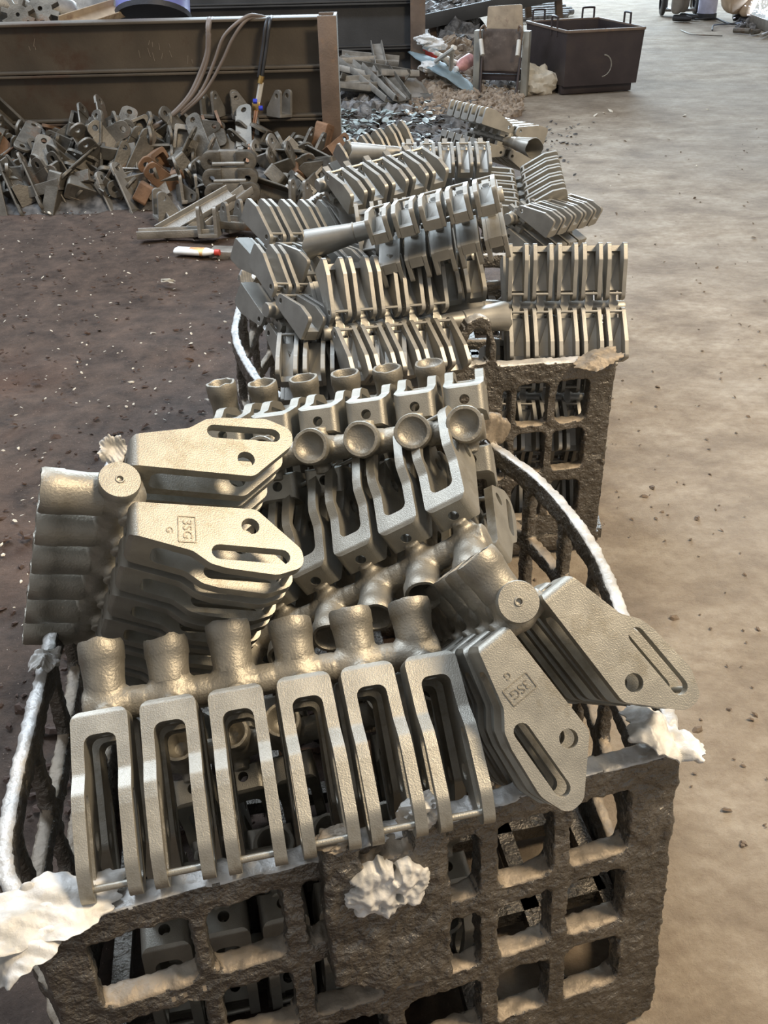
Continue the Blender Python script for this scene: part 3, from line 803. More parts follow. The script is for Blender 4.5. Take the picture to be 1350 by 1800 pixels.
kinds = [('link_casting', ear_link, 'link casting with round pierced ears'), ('bracket_piece', fork_bracket, 'forked bracket with pierced cheeks'),
         ('channel_offcut', channel_piece, 'short channel-shaped casting'), ('frame_piece', frame_piece, 'open rectangular frame casting'), ('pierced_plate', lobe_plate, 'flat pierced plate casting')]
KM = {}
for nm, fnc, ds in kinds:
    for mk in ('oldsteel', 'oldrust', 'oldlight'):
        me = wn(fnc()); me.materials.append(M[mk]); KM[nm, mk] = me
# dark mound that fills the inside of the heap
def mound(name, cx, cy, rx, ry, h, mt, label, cat, seed, nx=60, ny=30, amp=.05, rock=6):
    bm = bm_new(); V = []
    for j in range(ny+1):
        row = []
        for i in range(nx+1):
            u = i/nx*2-1; v = j/ny*2-1
            e = max(0, 1-abs(u)**3)*max(0, 1-v*v); x = cx+u*rx; y = cy+v*ry
            z = h*e+amp*min(1, e*4)*noise.noise(Vector((x*rock, y*rock, seed)))+amp*.5*min(1, e*4)*noise.noise(Vector((x*rock*3, y*rock*3, seed)))-.03
            row.append(bm.verts.new((x, y, z)))
        V.append(row)
    for a, b in zip(V, V[1:]):
        for i in range(nx): bm.faces.new((a[i], a[i+1], b[i+1], b[i]))
    o = link(name, fin(bm, name, 180), mt); tag(o, label, cat, kind='stuff'); return o
mound('scrap_mound', -1.35, 5.93, 1.1, .36, .20, M['rub_d'], 'dark packed scrap filling the inside of the heap below the beams', 'scrap', 3)
rnd = random.Random(11)
cols3 = ['left', 'middle', 'right']
def scrap(nm, mk, loc, rot, label, group=None):
    o = link(nm, KM[nm, mk]); o.location = loc; o.scale = (1.42,)*3; o.rotation_euler = rot; tag(o, label, 'casting', group); return o
colw = {'oldsteel': 'dark grey-brown', 'oldrust': 'rust-brown', 'oldlight': 'dull light grey'}
def scrap_at(px, py, y_, nm=None, mk=None, rot=None):
    d = ray(px, py); p = CP+d*((y_-CP.y)/d.y)
    nm = nm or rnd.choice([k[0] for k in kinds]+['link_casting', 'bracket_piece']); mk = mk or rnd.choice(['oldsteel']*9+['oldrust', 'oldlight', 'oldlight'])
    rot = rot or (rnd.uniform(-1.3, 1.3), rnd.uniform(-1.3, 1.3), rnd.uniform(0, 6.28))
    zone = 'left third' if px < 190 else 'middle' if px < 350 else 'right end'
    ds = [k[2] for k in kinds if k[0] == nm][0]
    lay = 'top' if py < 265 else 'front' if py < 310 else 'foot'
    lab = f'{colw[mk]} {KD[nm]} at the {lay} of the scrap heap'
    o = scrap(nm, mk, p, rot, lab, f'{nm.replace("_", " ")}s in the scrap heap'); HEAP.setdefault(lab, []).append((px, o))
KD = {'link_casting': 'pierced link', 'bracket_piece': 'forked bracket', 'channel_offcut': 'channel casting', 'frame_piece': 'open frame casting', 'pierced_plate': 'pierced plate'}
HEAP = {}
def heap_top(px): return 222+ (18 if px < 60 else 0)+14*math.sin(px/37.)+ (14 if px > 380 else 0)
for row in range(8):
    for k in range(17):
        px = -20+k*37+rnd.uniform(-10, 10)+(row % 2)*18
        if 355 < px < 470 and row > 1 and row < 7: continue
        f = row/7
        py = heap_top(px)+16+(346-heap_top(px)-16)*f+rnd.uniform(-6, 6)
        if px > 560: py = max(py, 245)
        if px > 585: continue
        y_ = 6.20-.50*f-rnd.uniform(0, .05)
        scrap_at(px, py, y_)
ORD = ['leftmost', 'second from left', 'third from left', 'fourth from left', 'fifth from left', 'sixth from left', 'seventh from left', 'eighth from left', 'ninth from left', 'tenth from left', 'eleventh from left', 'twelfth from left', 'thirteenth from left', 'fourteenth from left']
for lab, lst in HEAP.items():
    if len(lst) > 1:
        for k, (px, o) in enumerate(sorted(lst, key=lambda q: q[0])): o['label'] = lab+', '+(ORD[k] if k < len(lst)-1 or k >= len(ORD) else 'rightmost') if k < len(ORD) else lab
# the neat stack of long links with round ears
for i, (py, x0, x1) in enumerate([(282, 362, 443), (312, 364, 446), (337, 370, 448)]):
    d = ray((x0+x1)/2, py); p = CP+d*((5.62-.03*i-CP.y)/d.y)
    t = empty('long_link', p); t.rotation_euler = (PI/2, 0, .03*(i-1)); tag(t, ['topmost', 'middle', 'lowest'][i]+' of three long links with round pierced ears stacked neatly under the torch', 'casting', 'long links stacked under the torch')
    for s in (-1, 1):
        bm = prism(fillet([(.045, -.052), (.155, -.052), (.155, .052), (.045, .052)], [.004, .05, .05, .004], 5), [circle(.10, 0, .018, 12)], -.03, .03, lambda a, b, c, s=s: (s*a, b, c), bev=.004)
        link('ear', fin(bm, 'ear'), M['oldsteel'], t)
    bm = bm_new(); add_box(bm, (0, .018, -.02), (.12, .07, .05), bev=.006); add_rod(bm, (-.09, -.012, .03), (.09, -.012, .03), .012, 10); link('body', fin(bm, 'body'), M['oldlight'], t)
# small castings standing on the flange
for px, py, nm, rot, lb in [(375, 205, 'bracket_piece', (0, 0, 1.1), 'triangular pierced bracket standing on the beam flange right of the hose'), (425, 208, 'bracket_piece', (0, 0, .2), 'small box-shaped bracket on the beam flange left of the torch'),
                            (492, 206, 'bracket_piece', (.1, 0, 2.4), 'double-cheeked bracket on the beam flange right of the torch'), (325, 232, 'frame_piece', (1.2, .9, .4), 'grey frame casting leaning on the beam flange by the hose end'), (6, 212, 'frame_piece', (.8, .9, .4), 'grey frame casting at the far left on the beam flange')]:
    d = ray(px, py); p = CP+d*((6.33-CP.y)/d.y); p.z = max(p.z, .345) if py < 230 else p.z
    scrap(nm, 'oldlight' if px > 300 else 'oldsteel', p, rot, lb)
# offcuts on the soil in front of the heap
def channel_on_floor(px, py, L, w_, rz, label, mk='oldlight', z=.02, tilt=0., roll=0.):
    me = channel_piece(L, w_, .04); me.materials.append(M[mk]); o = link('channel_offcut', me)
    p = at(px, py, z); o.location = p; o.rotation_euler = (roll, tilt, rz); tag(o, label, 'offcut'); return o
channel_on_floor(315, 415, .42, .07, .05, 'flat grey channel offcut lowest on the soil, left of the bottle', roll=0)
channel_on_floor(345, 378, .46, .09, .62, 'broad grey channel offcut leaning up to the right over the others', z=.07, tilt=-.3, roll=.5)
channel_on_floor(388, 375, .48, .08, .95, 'long grooved channel offcut pointing up to the right', z=.06, tilt=-.25)
channel_on_floor(430, 438, .34, .10, -.15, 'wide grey channel offcut with pointed end beside the bottle', z=.02, roll=3.14)
channel_on_floor(455, 380, .5, .05, -.08, 'thin long steel strip lying behind the offcuts', 'oldsteel', z=.03)
channel_on_floor(440, 400, .3, .12, -.3, 'dark grey scrap channel half hidden behind the middle basket', 'oldsteel', z=.05)
channel_on_floor(308, 385, .25, .09, 1.9, 'short pale channel offcut under the broad one', z=.03)
for px, py, rz, lb in [(370, 415, 1.5, 'small white-grey pierced bracket upright on the soil above the bottle'), (410, 405, 2.2, 'pierced lug casting beside the wide offcut'), (292, 385, .5, 'small clevis casting at the left of the offcuts'), (530, 365, 1.2, 'tilted grey bracket next to the left rim of the far basket'), (335, 355, 1.8, 'rounded upright bracket at the foot of the heap')]:
    scrap('bracket_piece', 'oldlight', at(px, py, .02), (0, .1, rz), lb)

# plastic bottle on the soil
t = empty('squashed_bottle', at(345, 442, .02)); t.rotation_euler = (0, 0, -.22); tag(t, 'squashed white plastic bottle with red and yellow print lying on brown soil', 'bottle')
bm = bm_new(); add_lathe(bm, [(-.11, .022), (-.10, .030), (.05, .030), (.08, .022), (.095, .012), (.10, .012)], 16, Matrix.Rotation(PI/2, 4, 'Y'))
for v in bm.verts: v.co.z *= .6; v.co.y *= 1.1+.2*math.sin(v.co.x*40)
link('body', fin(bm, 'b'), M['white'], t)
bm = bm_new(); add_lathe(bm, [(.098, .016), (.122, .015)], 14, Matrix.Rotation(PI/2, 4, 'Y')); link('cap', fin(bm, 'c'), M['red'], t)
lm_ = mat('printed_wrap', (.75, .25, .12), .5, 0, .3, 22, .1, col2=(.85, .7, .3))
bm = bm_new(); add_lathe(bm, [(-.03, .0315), (.045, .0315)], 16, Matrix.Rotation(PI/2, 4, 'Y'), cap0=False, cap1=False)
for v in bm.verts: v.co.z *= .6; v.co.y *= 1.1+.2*math.sin(v.co.x*40)
link('printed_label', fin(bm, 'c'), lm_, t)
# paper scrap
bm = bm_new(); 
for k in range(3):
    pts = [Vector((rnd.uniform(-.05, .05), rnd.uniform(-.03, .03), rnd.uniform(0, .02))) for _ in range(4)]
    c0 = sum(pts, Vector())/4; pts.sort(key=lambda p: math.atan2(p.y-c0.y, p.x-c0.x)); bm.faces.new([bm.verts.new(p) for p in pts])
bmesh.ops.solidify(bm, geom=bm.faces[:], thickness=.001)
o = link('paper_scrap', fin(bm, 'p', smooth=False), M['paper'], None); o.location = at(298, 496, .006); tag(o, 'crumpled pale paper scrap on the brown soil', 'litter')

# loose chips
def chips(name, n, region, size, mt, label, cat, seed, pred=None, zf=0., flat=.35, stretch=1.6):
    r = random.Random(seed); bm = bm_new()
    for _ in range(n):
        px, py = region(r); p = at(px, py, 0)
        if pred and not pred(p): continue
        z = zf(p) if callable(zf) else zf
        s = size*r.uniform(.4, 1.3)*(1 if r.random() > .08 else 1.8)
        rr_ = bmesh.ops.create_icosphere(bm, subdivisions=1, radius=1) if s > .02 else bmesh.ops.create_cone(bm, segments=5, radius1=1, radius2=.5, depth=1, cap_ends=True)
        vs = rr_['verts']
        for v in vs: v.co *= r.uniform(.6, 1.25)
        mw = Matrix.Translation((p.x, p.y, z+s*flat*.3)) @ Euler((r.uniform(-.5, .5), r.uniform(-.5, .5), r.uniform(0, 6.3))).to_matrix().to_4x4() @ Matrix.Diagonal((s*stretch, s, s*flat, 1))
        bmesh.ops.transform(bm, matrix=mw, verts=vs)
    o = link(name, fin(bm, name, smooth=False), mt); tag(o, label, cat, kind='stuff'); return o
chips('soil_chips', 420, lambda r: (r.uniform(0, 520), 370+r.random()**1.4*800), .0045, M['paper'], 'small pale chips scattered over the brown soil', 'debris', 1, zf=.004)
chips('soil_clods', 900, lambda r: (r.uniform(0, 560), 370+r.random()**1.2*1100), .008, mat('soil_clod', (.075, .048, .036), .95), 'small brown clods of earth over the soil', 'soil', 2, zf=.0, flat=.6)
chips('floor_grit', 260, lambda r: (r.uniform(930, 1350), 200+r.random()**1.3*1300), .0045, mat('grit', (.16, .12, .085), .9), 'loose dark grit on the concrete floor', 'debris', 3, zf=-.002, flat=.6)
def hx(p): return 0.
chips('shard_litter', 1500, lambda r: (r.uniform(592, 860), 172+r.random()*135), .032, M['rub_d'], 'black charred litter covering the ground behind the baskets', 'debris', 4, zf=.005)
chips('pale_shards', 420, lambda r: (592+r.random()**1.4*170, 180+r.random()*125), .022, M['glass'], 'pale glassy shards on the black litter right of the near post', 'debris', 5, zf=.03, flat=.25)
chips('black_crumbs', 60, lambda r: (r.gauss(985, 30), r.gauss(250, 25)), .012, M['rub_d'], 'black crumbs spilled on the concrete beside the far heap', 'debris', 6, zf=0.)
chips('pale_crumbs', 12, lambda r: (r.uniform(930, 1290), r.uniform(180, 330)), .012, M['paper'], 'few pale crumbs on the far concrete', 'debris', 7, zf=0.)

# ------------------------------------------------------------------ rubble between the posts
def rock_heap(name, poly_px, n, size, h, mt, label, seed, cat='rubble'):
    r = random.Random(seed); bm = bm_new()
    for _ in range(n):
        px = r.uniform(poly_px[0], poly_px[1]); py = r.uniform(poly_px[2], poly_px[3]); p = at(px, py, 0)
        u = (px-poly_px[0])/(poly_px[1]-poly_px[0])*2-1; v = (py-poly_px[2])/(poly_px[3]-poly_px[2])*2-1
        z = h*max(0, 1-u*u)*max(0, 1-(v*.9)**2)
        s = size*r.uniform(.4, 1.3); q = bmesh.ops.create_icosphere(bm, subdivisions=1, radius=s)['verts']
        for vv in q: vv.co *= r.uniform(.65, 1.2)
        bmesh.ops.transform(bm, matrix=Matrix.Translation((p.x, p.y, z*r.uniform(.6, 1))) @ Euler((r.random()*3, r.random()*3, 0)).to_matrix().to_4x4() @ Matrix.Diagonal((1.3, 1, .6, 1)), verts=q)
    o = link(name, fin(bm, name, smooth=False), mt); tag(o, label, cat, kind='stuff'); return o
rock_heap('tan_rubble', (715, 915, 140, 205), 1800, .030, .03, M['rub_t'], 'tan rubble spread in front of the trash behind the far heap', 21)
rock_heap('trash_rubble', (745, 850, 85, 165), 700, .05, .28, M['rub_t'], 'brown heap of rubble and rags under the tilted tray', 22)
rock_heap('dark_rubble', (765, 850, 62, 130), 350, .09, .35, M['rub_d'], 'black rubble heap behind the brown one', 23)
rock_heap('scrap_under_cart', (845, 960, 135, 160), 260, .05, .05, M['char'], 'grey scrap crumbs under the tipping cart', 24)
rock_heap('brown_litter', (560, 720, 150, 200), 260, .06, .06, M['char'], 'grey-brown litter at the foot of the far beam wall', 25)
mound('sand_heap', 1.05, 10.9, .5, .45, .30, M['sand'], 'smooth grey sand heap under the tilted tray', 'sand', 7, amp=.02, rock=2)
mound('ash_heap', .15, 9.05, .36, .45, .20, M['sand'], 'pale grey ash heap by the foot of the far post', 'ash', 8, amp=.03, rock=8)
R2 = random.Random(77)
for i, (px, py, L_, rz, tl, wd) in enumerate([(612, 112, .45, .3, 0, .16), (605, 128, .4, -.2, .2, .16), (640, 140, .85, -1.0, .3, .14), (660, 128, .6, -.45, .1, .12), (672, 150, .6, -1.1, .3, .12), (690, 148, .6, -1.25, .3, .12),
                                          (650, 108, .5, -.1, .1, .12), (608, 150, .5, .1, 0, .14), (625, 160, .4, .6, .2, .1), (668, 112, .45, -1.4, .6, .1), (700, 135, .35, .4, .1, .1), (640, 172, .4, -.9, .1, .1), (600, 140, .3, 1.2, .3, .12)]):
    me = channel_piece(L_, wd, .05); me.materials.append(M[R2.choice(['oldlight', 'oldlight', 'oldsteel'])]); o = link('channel_offcut', me)
    o.location = at(px, py, 0)+Vector((0, 0, .06+.03*max(0, (150-py)/20))); 
    d = ray(px, py); o.location = CP+d*((9.1-.006*(py-110)*2-CP.y)/d.y) if py < 168 else at(px, py, .03)
    o.rotation_euler = (R2.uniform(-.4, .4), tl, rz)
    tag(o, ['grey channel scrap, topmost at the left of the rubble behind the near post', 'grey channel scrap second from the top behind the near post', 'longest grey channel leaning down to the right in the rubble', 'grey channel lying behind the longest leaning one', 'grey channel leaning right of the longest one', 'rightmost of the leaning grey channels', 'flat channel at the top of the rubble', 'channel lying low at the left by the near post', 'short channel under the left stack', 'upright stub of channel near the far beam wall', 'small channel near the far post', 'pale short channel lying on the black litter', 'short tilted channel hidden beside the near post'][i], 'offcut')
o = link('flat_plate', None) if False else None
bm = bm_new(); add_box(bm, (0, 0, 0), (.42, .12, .03), bev=.004); o = link('flat_bar', fin(bm, 'p'), M['oldsteel']); o.location = at(718, 172, .03); o.rotation_euler = (.2, 0, .03); tag(o, 'flat dark bar lying at the foot of the far post', 'offcut')

# trash items
bm = bm_new(); V = []
for j in range(13):
    row = []
    for i in range(9):
        u = i/8-.5; v = j/12-.5
        row.append(bm.verts.new((u*.28*(1.2-abs(v)), v*.8, .07*math.cos(u*3)*math.cos(v*2.5)+.02*noise.noise(Vector((u*9, v*14, 1))))))
    V.append(row)
for a, b in zip(V, V[1:]):
    for i in range(8): bm.faces.new((a[i], a[i+1], b[i+1], b[i]))
bmesh.ops.solidify(bm, geom=bm.faces[:], thickness=.012)
o = link('woven_bag', fin(bm, 'bag', 60), M['netbag']); o.location = at(782, 130, .14); o.rotation_euler = (.35, .2, .85); tag(o, 'pale blue woven plastic bag lying on the trash heap', 'bag')
for k, (x0, y0, z0, x1, y1, z1, lb) in enumerate([(766, 108, .25, 800, 84, .42, 'pale thin tube at the left of the crossed ones on the trash'), (792, 122, .2, 796, 82, .42, 'yellowish tube standing among the crossed tubes'), (764, 92, .32, 806, 112, .22, 'pale tube lying across the others'), (775, 98, .30, 800, 124, .15, 'lowest pale tube pointing down to the right')]):
    bm = bm_new(); add_rod(bm, at(x0, y0, z0), at(x1, y1, z1), .018, 8); o = link('thin_tube', fin(bm, 't'), M['pipe']); tag(o, lb, 'tube')
t = empty('plastic_bottle', at(816, 112, .22)); t.rotation_euler = (.3, .5, -.6); tag(t, 'faded red plastic bottle on the trash heap', 'bottle')
bm = bm_new(); add_lathe(bm, [(-.10, .045), (-.09, .055), (.04, .055), (.08, .03), (.11, .02)], 14, Matrix.Rotation(PI/2, 4, 'X')); link('body', fin(bm, 'b'), M['bottle'], t)
bm = bm_new(); add_lathe(bm, [(.105, .024), (.13, .022)], 10, Matrix.Rotation(PI/2, 4, 'X')); link('cap', fin(bm, 'b'), M['white'], t)
bm = bm_new(); add_box(bm, (0, 0, 0), (.16, .1, .1), bev=.01); o = link('crushed_carton', fin(bm, 'b'), M['red']); o.location = at(750, 96, .26); o.rotation_euler = (.4, .5, .4); tag(o, 'small crushed red carton right of the far post', 'carton')
for k, (px, py, z, sx, lb) in enumerate([(763, 80, .35, .10, 'upper white crumpled paper beside the far post'), (748, 70, .40, .09, 'white plastic scrap leaning against the far post'), (757, 117, .2, .10, 'lower white crumpled paper beside the blue bag'), (808, 142, .08, .09, 'white plastic scrap below the blue bag'), (595, 298, .0, .07, 'torn white paper left of the far heap')]):
    me = ragged(0, (sx, sx*.6, sx*.5), 50+k, M['white']); o = link('crumpled_paper', me); o.location = at(px, py, z); tag(o, lb, 'litter')
me = ragged(0, (.16, .12, .13), 61, M['paper']); o = link('crumpled_sack', me); o.location = at(943, 145, .08); tag(o, 'crumpled beige sack between the tipping cart and the dark bin', 'sack')

# ------------------------------------------------------------------ tilted tray with scrap
t = empty('tilted_tray', (1.28, 11.5, .46)); t.rotation_euler = (.10, -.16, .10); tag(t, 'tilted dark steel tray full of grey scrap above the trash heap', 'tray')
bm = bm_new(); add_box(bm, (0, .7, 0), (1.55, 2.0, .03), bev=.004); link('tray_bottom', fin(bm, 'b'), M['beamdark'], t)
for c, s in [((0, -.3, .05), (1.55, .03, .14)), ((-.77, .7, .05), (.03, 2.0, .14)), ((.77, .7, .05), (.03, 2.0, .14))]:
    bm = bm_new(); add_box(bm, c, s, bev=.004); link('tray_side', fin(bm, 's'), M['beamdark'], t)
for sx in (-.68, .68):
    for yy in (-.1, 1.3):
        bm = bm_new(); add_box(bm, (sx, yy, -.26), (.07, .07, .50), bev=.004); link('leg', fin(bm, 'l'), M['post'], t)
r = random.Random(9); bm = bm_new()
for _ in range(700):
    q = bmesh.ops.create_icosphere(bm, subdivisions=1, radius=.045*r.uniform(.5, 1.4))['verts']
    for vv in q: vv.co *= r.uniform(.6, 1.2)
    bmesh.ops.transform(bm, matrix=Matrix.Translation((r.uniform(-.72, .72), r.uniform(-.26, 1.6), .03+r.uniform(0, .07))) @ Matrix.Diagonal((1.5, 1, .6, 1)), verts=q)
o = link('scrap_on_tray', fin(bm, 's', smooth=False), M['char']); o.location = t.location; o.rotation_euler = t.rotation_euler; tag(o, 'grey lumpy scrap piled on the tilted tray', 'scrap', kind='stuff')
# far bars on the floor beyond the tray
for k in range(7):
    bm = bm_new(); add_rod(bm, (-.55, 0, 0), (.55, 0, 0), .035, 8); o = link('round_bar', fin(bm, 'b'), M['char']); o.location = at(925+r.uniform(-4, 16)+k*1.5, 8+k*4, .05); o.rotation_euler = (0, 0, .35+r.uniform(-.1, .1))
    tag(o, 'grey round bar in the bundle beyond the tray, '+['farthest', 'second farthest', 'third farthest', 'middle', 'third nearest', 'second nearest', 'nearest'][k], 'bar', 'grey round bars beyond the tilted tray')

# ------------------------------------------------------------------ tipping cart
SL, SR = at(838, 165, 0), at(921, 168, 0); dirc = (SR-SL).normalized(); W_ = (SR-SL).length
t = empty('tipping_cart', (SL+SR)/2); t.rotation_euler = (0, 0, math.atan2(dirc.y, dirc.x)); tag(t, 'worn two-post stand holding a stained plate, left of the dark bin', 'cart')
hw = W_/2
for s in (-1, 1):
    bm = bm_new(); add_box(bm, (s*hw, 0, .25), (.055, .09, .50), bev=.004); link('post', fin(bm, 'p'), M['postg'], t)
    bm = bm_new(); add_rod(bm, (s*hw*.75, -.10, 0), (s*hw*.80, -.02, .30), .011, 8); link('thin_leg', fin(bm, 'l'), M['bin'], t)
    bm = bm_new(); add_rod(bm, (s*hw*.78, -.10, .44), (s*hw*.62 if s < 0 else s*hw*.8, -.16, .33), .018, 10); link('handle', fin(bm, 'h'), M['pipe'], t)
    bm = bm_new(); add_tube(bm, catmull([(s*hw*.80, -.06, .40), (s*hw*.86, -.07, .50), (s*hw*.72, -.05, .54), (s*hw*.66, -.04, .50)], 5), .009, 6); link('hook', fin(bm, 'h'), M['post'], t)
bm = prism(fillet([(-hw*.78, .19), (hw*.78, .19), (hw*.82, .51), (-hw*.82, .51)], .02, 3), [], -.012, .012, lambda a, b, c: (a, c-.04+b*.1, b), bev=.003); link('lower_plate', fin(bm, 'p'), M['darkplate'], t)
bm = prism(fillet([(-hw*.74, .45), (hw*.80, .45), (hw*.66, .69), (-hw*.72, .67)], [.03, .02, .02, .01], 3), [], -.010, .010, lambda a, b, c: (a, c+.01+b*.1, b), bev=.002); link('upper_board', fin(bm, 'p'), M['tanboard'], t)
bm = bm_new(); add_box(bm, (0, 0, .19), (W_, .05, .04), bev=.003); add_box(bm, (0, .02, .14), (W_*.8, .05, .05), bev=.003); link('crossbar', fin(bm, 'c'), M['bin'], t)

# ------------------------------------------------------------------ dark steel bin
bF, bR, bL = Vector((1.69, 9.22, 0)), Vector((2.46, 9.78, 0)), Vector((1.12, 10.0, 0))
bl = Vector((2.46+1.12-1.69, 0, 0))
def quadbin():
    F_, R_, L_ = at(997, 57, .49), at(1134, 50, .49), at(926, 39, .49)
    B_ = R_+L_-F_
    Fb, Rb = at(993, 148, .07), at(1118, 130, .07)
    t = empty('steel_bin', (F_.x, F_.y, 0)); tag(t, 'large open dark brown steel bin on skids with loop handles', 'bin')
    cen = (F_+R_+L_+B_)/4
    def low(p): 
        q = cen.lerp(p, .95); return Vector((q.x, q.y, .07))
    C4 = [F_, R_, B_, L_]; D4 = [low(p) for p in C4]
    for i in range(4):
        a, b = C4[i], C4[(i+1) % 4]; c, d = D4[(i+1) % 4], D4[i]
        n = (b-a).cross(d-a).normalized()*.012; 
        if n.dot(cen-a) < 0: n = -n
        bm = bm_new(); vs = [bm.verts.new(p) for p in (a, b, c, d, a+n, b+n, c+n, d+n)]
        for f in ((0, 1, 2, 3), (7, 6, 5, 4), (0, 4, 5, 1), (1, 5, 6, 2), (2, 6, 7, 3), (3, 7, 4, 0)): bm.faces.new([vs[k] for k in f])
        inplace(link('side_plate', fin(bm, 's', smooth=False), M['bin']), t)
        bm = bm_new(); dd = b-a; add_box(bm, (a+b)/2+Vector((0, 0, .003)), (dd.length, .022, .022), dd.to_track_quat('X', 'Z').to_matrix(), .004); inplace(link('top_edge', fin(bm, 'e'), M['post']), t)
    bm = bm_new(); vs = [bm.verts.new(p) for p in D4]; bm.faces.new(vs); bmesh.ops.solidify(bm, geom=bm.faces[:], thickness=.015); inplace(link('bottom_plate', fin(bm, 'b', smooth=False), M['bin']), t)
    for u in (.12, .88):
        a = D4[0].lerp(D4[3], u); b = D4[1].lerp(D4[2], u); dd = b-a; bm = bm_new(); add_box(bm, (a+b)/2-Vector((0, 0, .035)), (dd.length*.98, .07, .068), dd.to_track_quat('X', 'Z').to_matrix(), .004); inplace(link('skid', fin(bm, 'k'), M['bin']), t)
    for (a, b, u) in ((C4[3], C4[2], .16), (C4[3], C4[2], .84), (C4[0], C4[3], .30), (C4[2], C4[1], .62)):
        p = a.lerp(b, u); dv = (b-a).normalized()*.055
        bm = bm_new(); add_tube(bm, catmull([p-dv-Vector((0, 0, .05)), p-dv+Vector((0, 0, .075)), p-dv*.8+Vector((0, 0, .095)), p+dv*.8+Vector((0, 0, .095)), p+dv+Vector((0, 0, .075)), p+dv-Vector((0, 0, .05))], 4), .009, 7); inplace(link('loop_handle', fin(bm, 'h'), M['bin']), t)
    # half ring mark on the long side
    n = (C4[1]-C4[0]).cross(Vector((0, 0, 1))).normalized()
    if n.dot(C4[0]-cen) < 0: n = -n
    mid = C4[0].lerp(C4[1], .50); dv = (C4[1]-C4[0]).normalized(); pts = []
    for k in range(12):
        a = -1.5+3.0*k/11; q = mid+dv*.08*math.cos(a); q.z = .22+.085*math.sin(a); fr = (q.z-.07)/(.49-.07)
        q -= (mid-cen).normalized()*0; q += n*(-.03*(1-fr)+.004); pts.append(q)
    bm = bm_new(); add_tube(bm, pts, .006, 6); inplace(link('weld_ring', fin(bm, 'w'), M['postg']), t)
quadbin()

# ------------------------------------------------------------------ things beyond the near wall
me_dr = None
t = empty('steel_drum', Vector((-1.44, 7.15, .83))); tag(t, 'violet-blue steel drum lying behind the near beam wall', 'drum')
mw = Matrix.Rotation(math.radians(-78), 4, 'X') @ Matrix.Rotation(PI, 4, 'X')
ax = Matrix.Rotation(math.radians(-28), 4, 'X')
bm = bm_new(); add_lathe(bm, [(0, .235), (.004, .245), (.02, .24), (.20, .24), (.21, .25), (.22, .24), (.42, .24), (.43, .25), (.44, .24), (.62, .24), (.63, .235)], 40, ax); link('drum_shell', fin(bm, 'd'), M['drum'], t)
bm = bm_new(); add_lathe(bm, [(-.03, .10), (-.028, .215), (-.02, .246), (.012, .25), (.012, .24)], 40, ax); link('drum_lid', fin(bm, 'd'), M['drumk'], t)
def heap_poly(): pass
mound('bay_mound', -2.7, 7.7, 2.3, .95, .62, M['rub_d'], 'dark scrap packed between the two beam walls', 'scrap', 13, amp=.06)
def gear(r=.10, n=8, h=.06):
    bm = bm_new(); pts = []
    for i in range(n):
        a = 2*PI*i/n; d = 2*PI/n
        for q, rr_ in ((-.28, .62), (-.18, 1), (.18, 1), (.28, .62)): pts.append((r*rr_*math.cos(a+q*d), r*rr_*math.sin(a+q*d)))
    joinbm(bm, prism(pts, [circle(0, 0, r*.12, 10)], -h/2, h/2, lambda a, b, c: (a, b, c), bev=.004, seg=1)); return fin(bm, 'g')
for k, (px, py, y_, s, rot, lb) in enumerate([(72, 18, 7.0, 1.15, (1.1, .3, 0), 'toothed gear casting behind the near wall, larger and to the right'), (33, 28, 6.9, 1.0, (1.2, -.4, .3), 'toothed gear casting behind the near wall, lower left')]):
    me = gear(.105*s); me.materials.append(M['oldsteel']); o = link('gear_casting', me); d = ray(px, py); o.location = CP+d*((y_-CP.y)/d.y); o.rotation_euler = rot; tag(o, lb, 'gear')
for k, (px, py, y_, r_, lb) in enumerate([(12, 12, 7.2, .10, 'rounded cylindrical casting in the top left corner'), (97, 20, 7.15, .10, 'rounded cylindrical casting right of the larger gear')]):
    bm = bm_new(); add_lathe(bm, [(-.12, r_*.9), (-.11, r_), (.09, r_), (.12, r_*.85), (.135, r_*.5)], 20, Matrix.Rotation(PI/2, 4, 'Y')); o = link('round_casting', fin(bm, 'r'), M['oldlight']); d = ray(px, py); o.location = CP+d*((y_-CP.y)/d.y); o.rotation_euler = (.2, .3, .4); tag(o, lb, 'casting')
p0 = CP+ray(112, 38)*((6.75-CP.y)/ray(112, 38).y); p1 = CP+ray(208, 8)*((7.1-CP.y)/ray(208, 8).y)
me = channel_piece((p1-p0).length, .13, .05); me.materials.append(M['tanboard']); o = link('angled_trough', me); o.location = (p0+p1)/2-Vector((0, 0, .04)); o.rotation_euler = ((p1-p0).to_track_quat('X', 'Z') @ Euler((.5, 0, 0)).to_quaternion()).to_euler(); tag(o, 'tan rusty channel trough sloping up to the blue drum', 'trough')
bm = bm_new(); add_box(bm, (0, 0, 0), (.5, .34, .02), bev=.003); o = link('steel_plate', fin(bm, 'p'), M['oldlight']); d = ray(135, 10); o.location = CP+d*((7.6-CP.y)/d.y); o.rotation_euler = (.9, .35, .2); tag(o, 'flat grey plate leaning behind the trough', 'plate')
bm = bm_new(); add_box(bm, (0, 0, 0), (.26, .06, .02), bev=.003); o = link('pale_plate', fin(bm, 'p'), M['white']); d = ray(47, 8); o.location = CP+d*((7.5-CP.y)/d.y); o.rotation_euler = (.9, .9, .2); tag(o, 'pale strip of plate behind the gears', 'plate')
# switch-like white bracket by the drum
bm = bm_new(); add_box(bm, (0, 0, 0), (.05, .03, .045), bev=.004); o = link('white_box', fin(bm, 'p'), M['white']); d = ray(313, 12); o.location = CP+d*((7.6-CP.y)/d.y); o.parent = None; tag(o, 'small white box right of the blue drum', 'box')

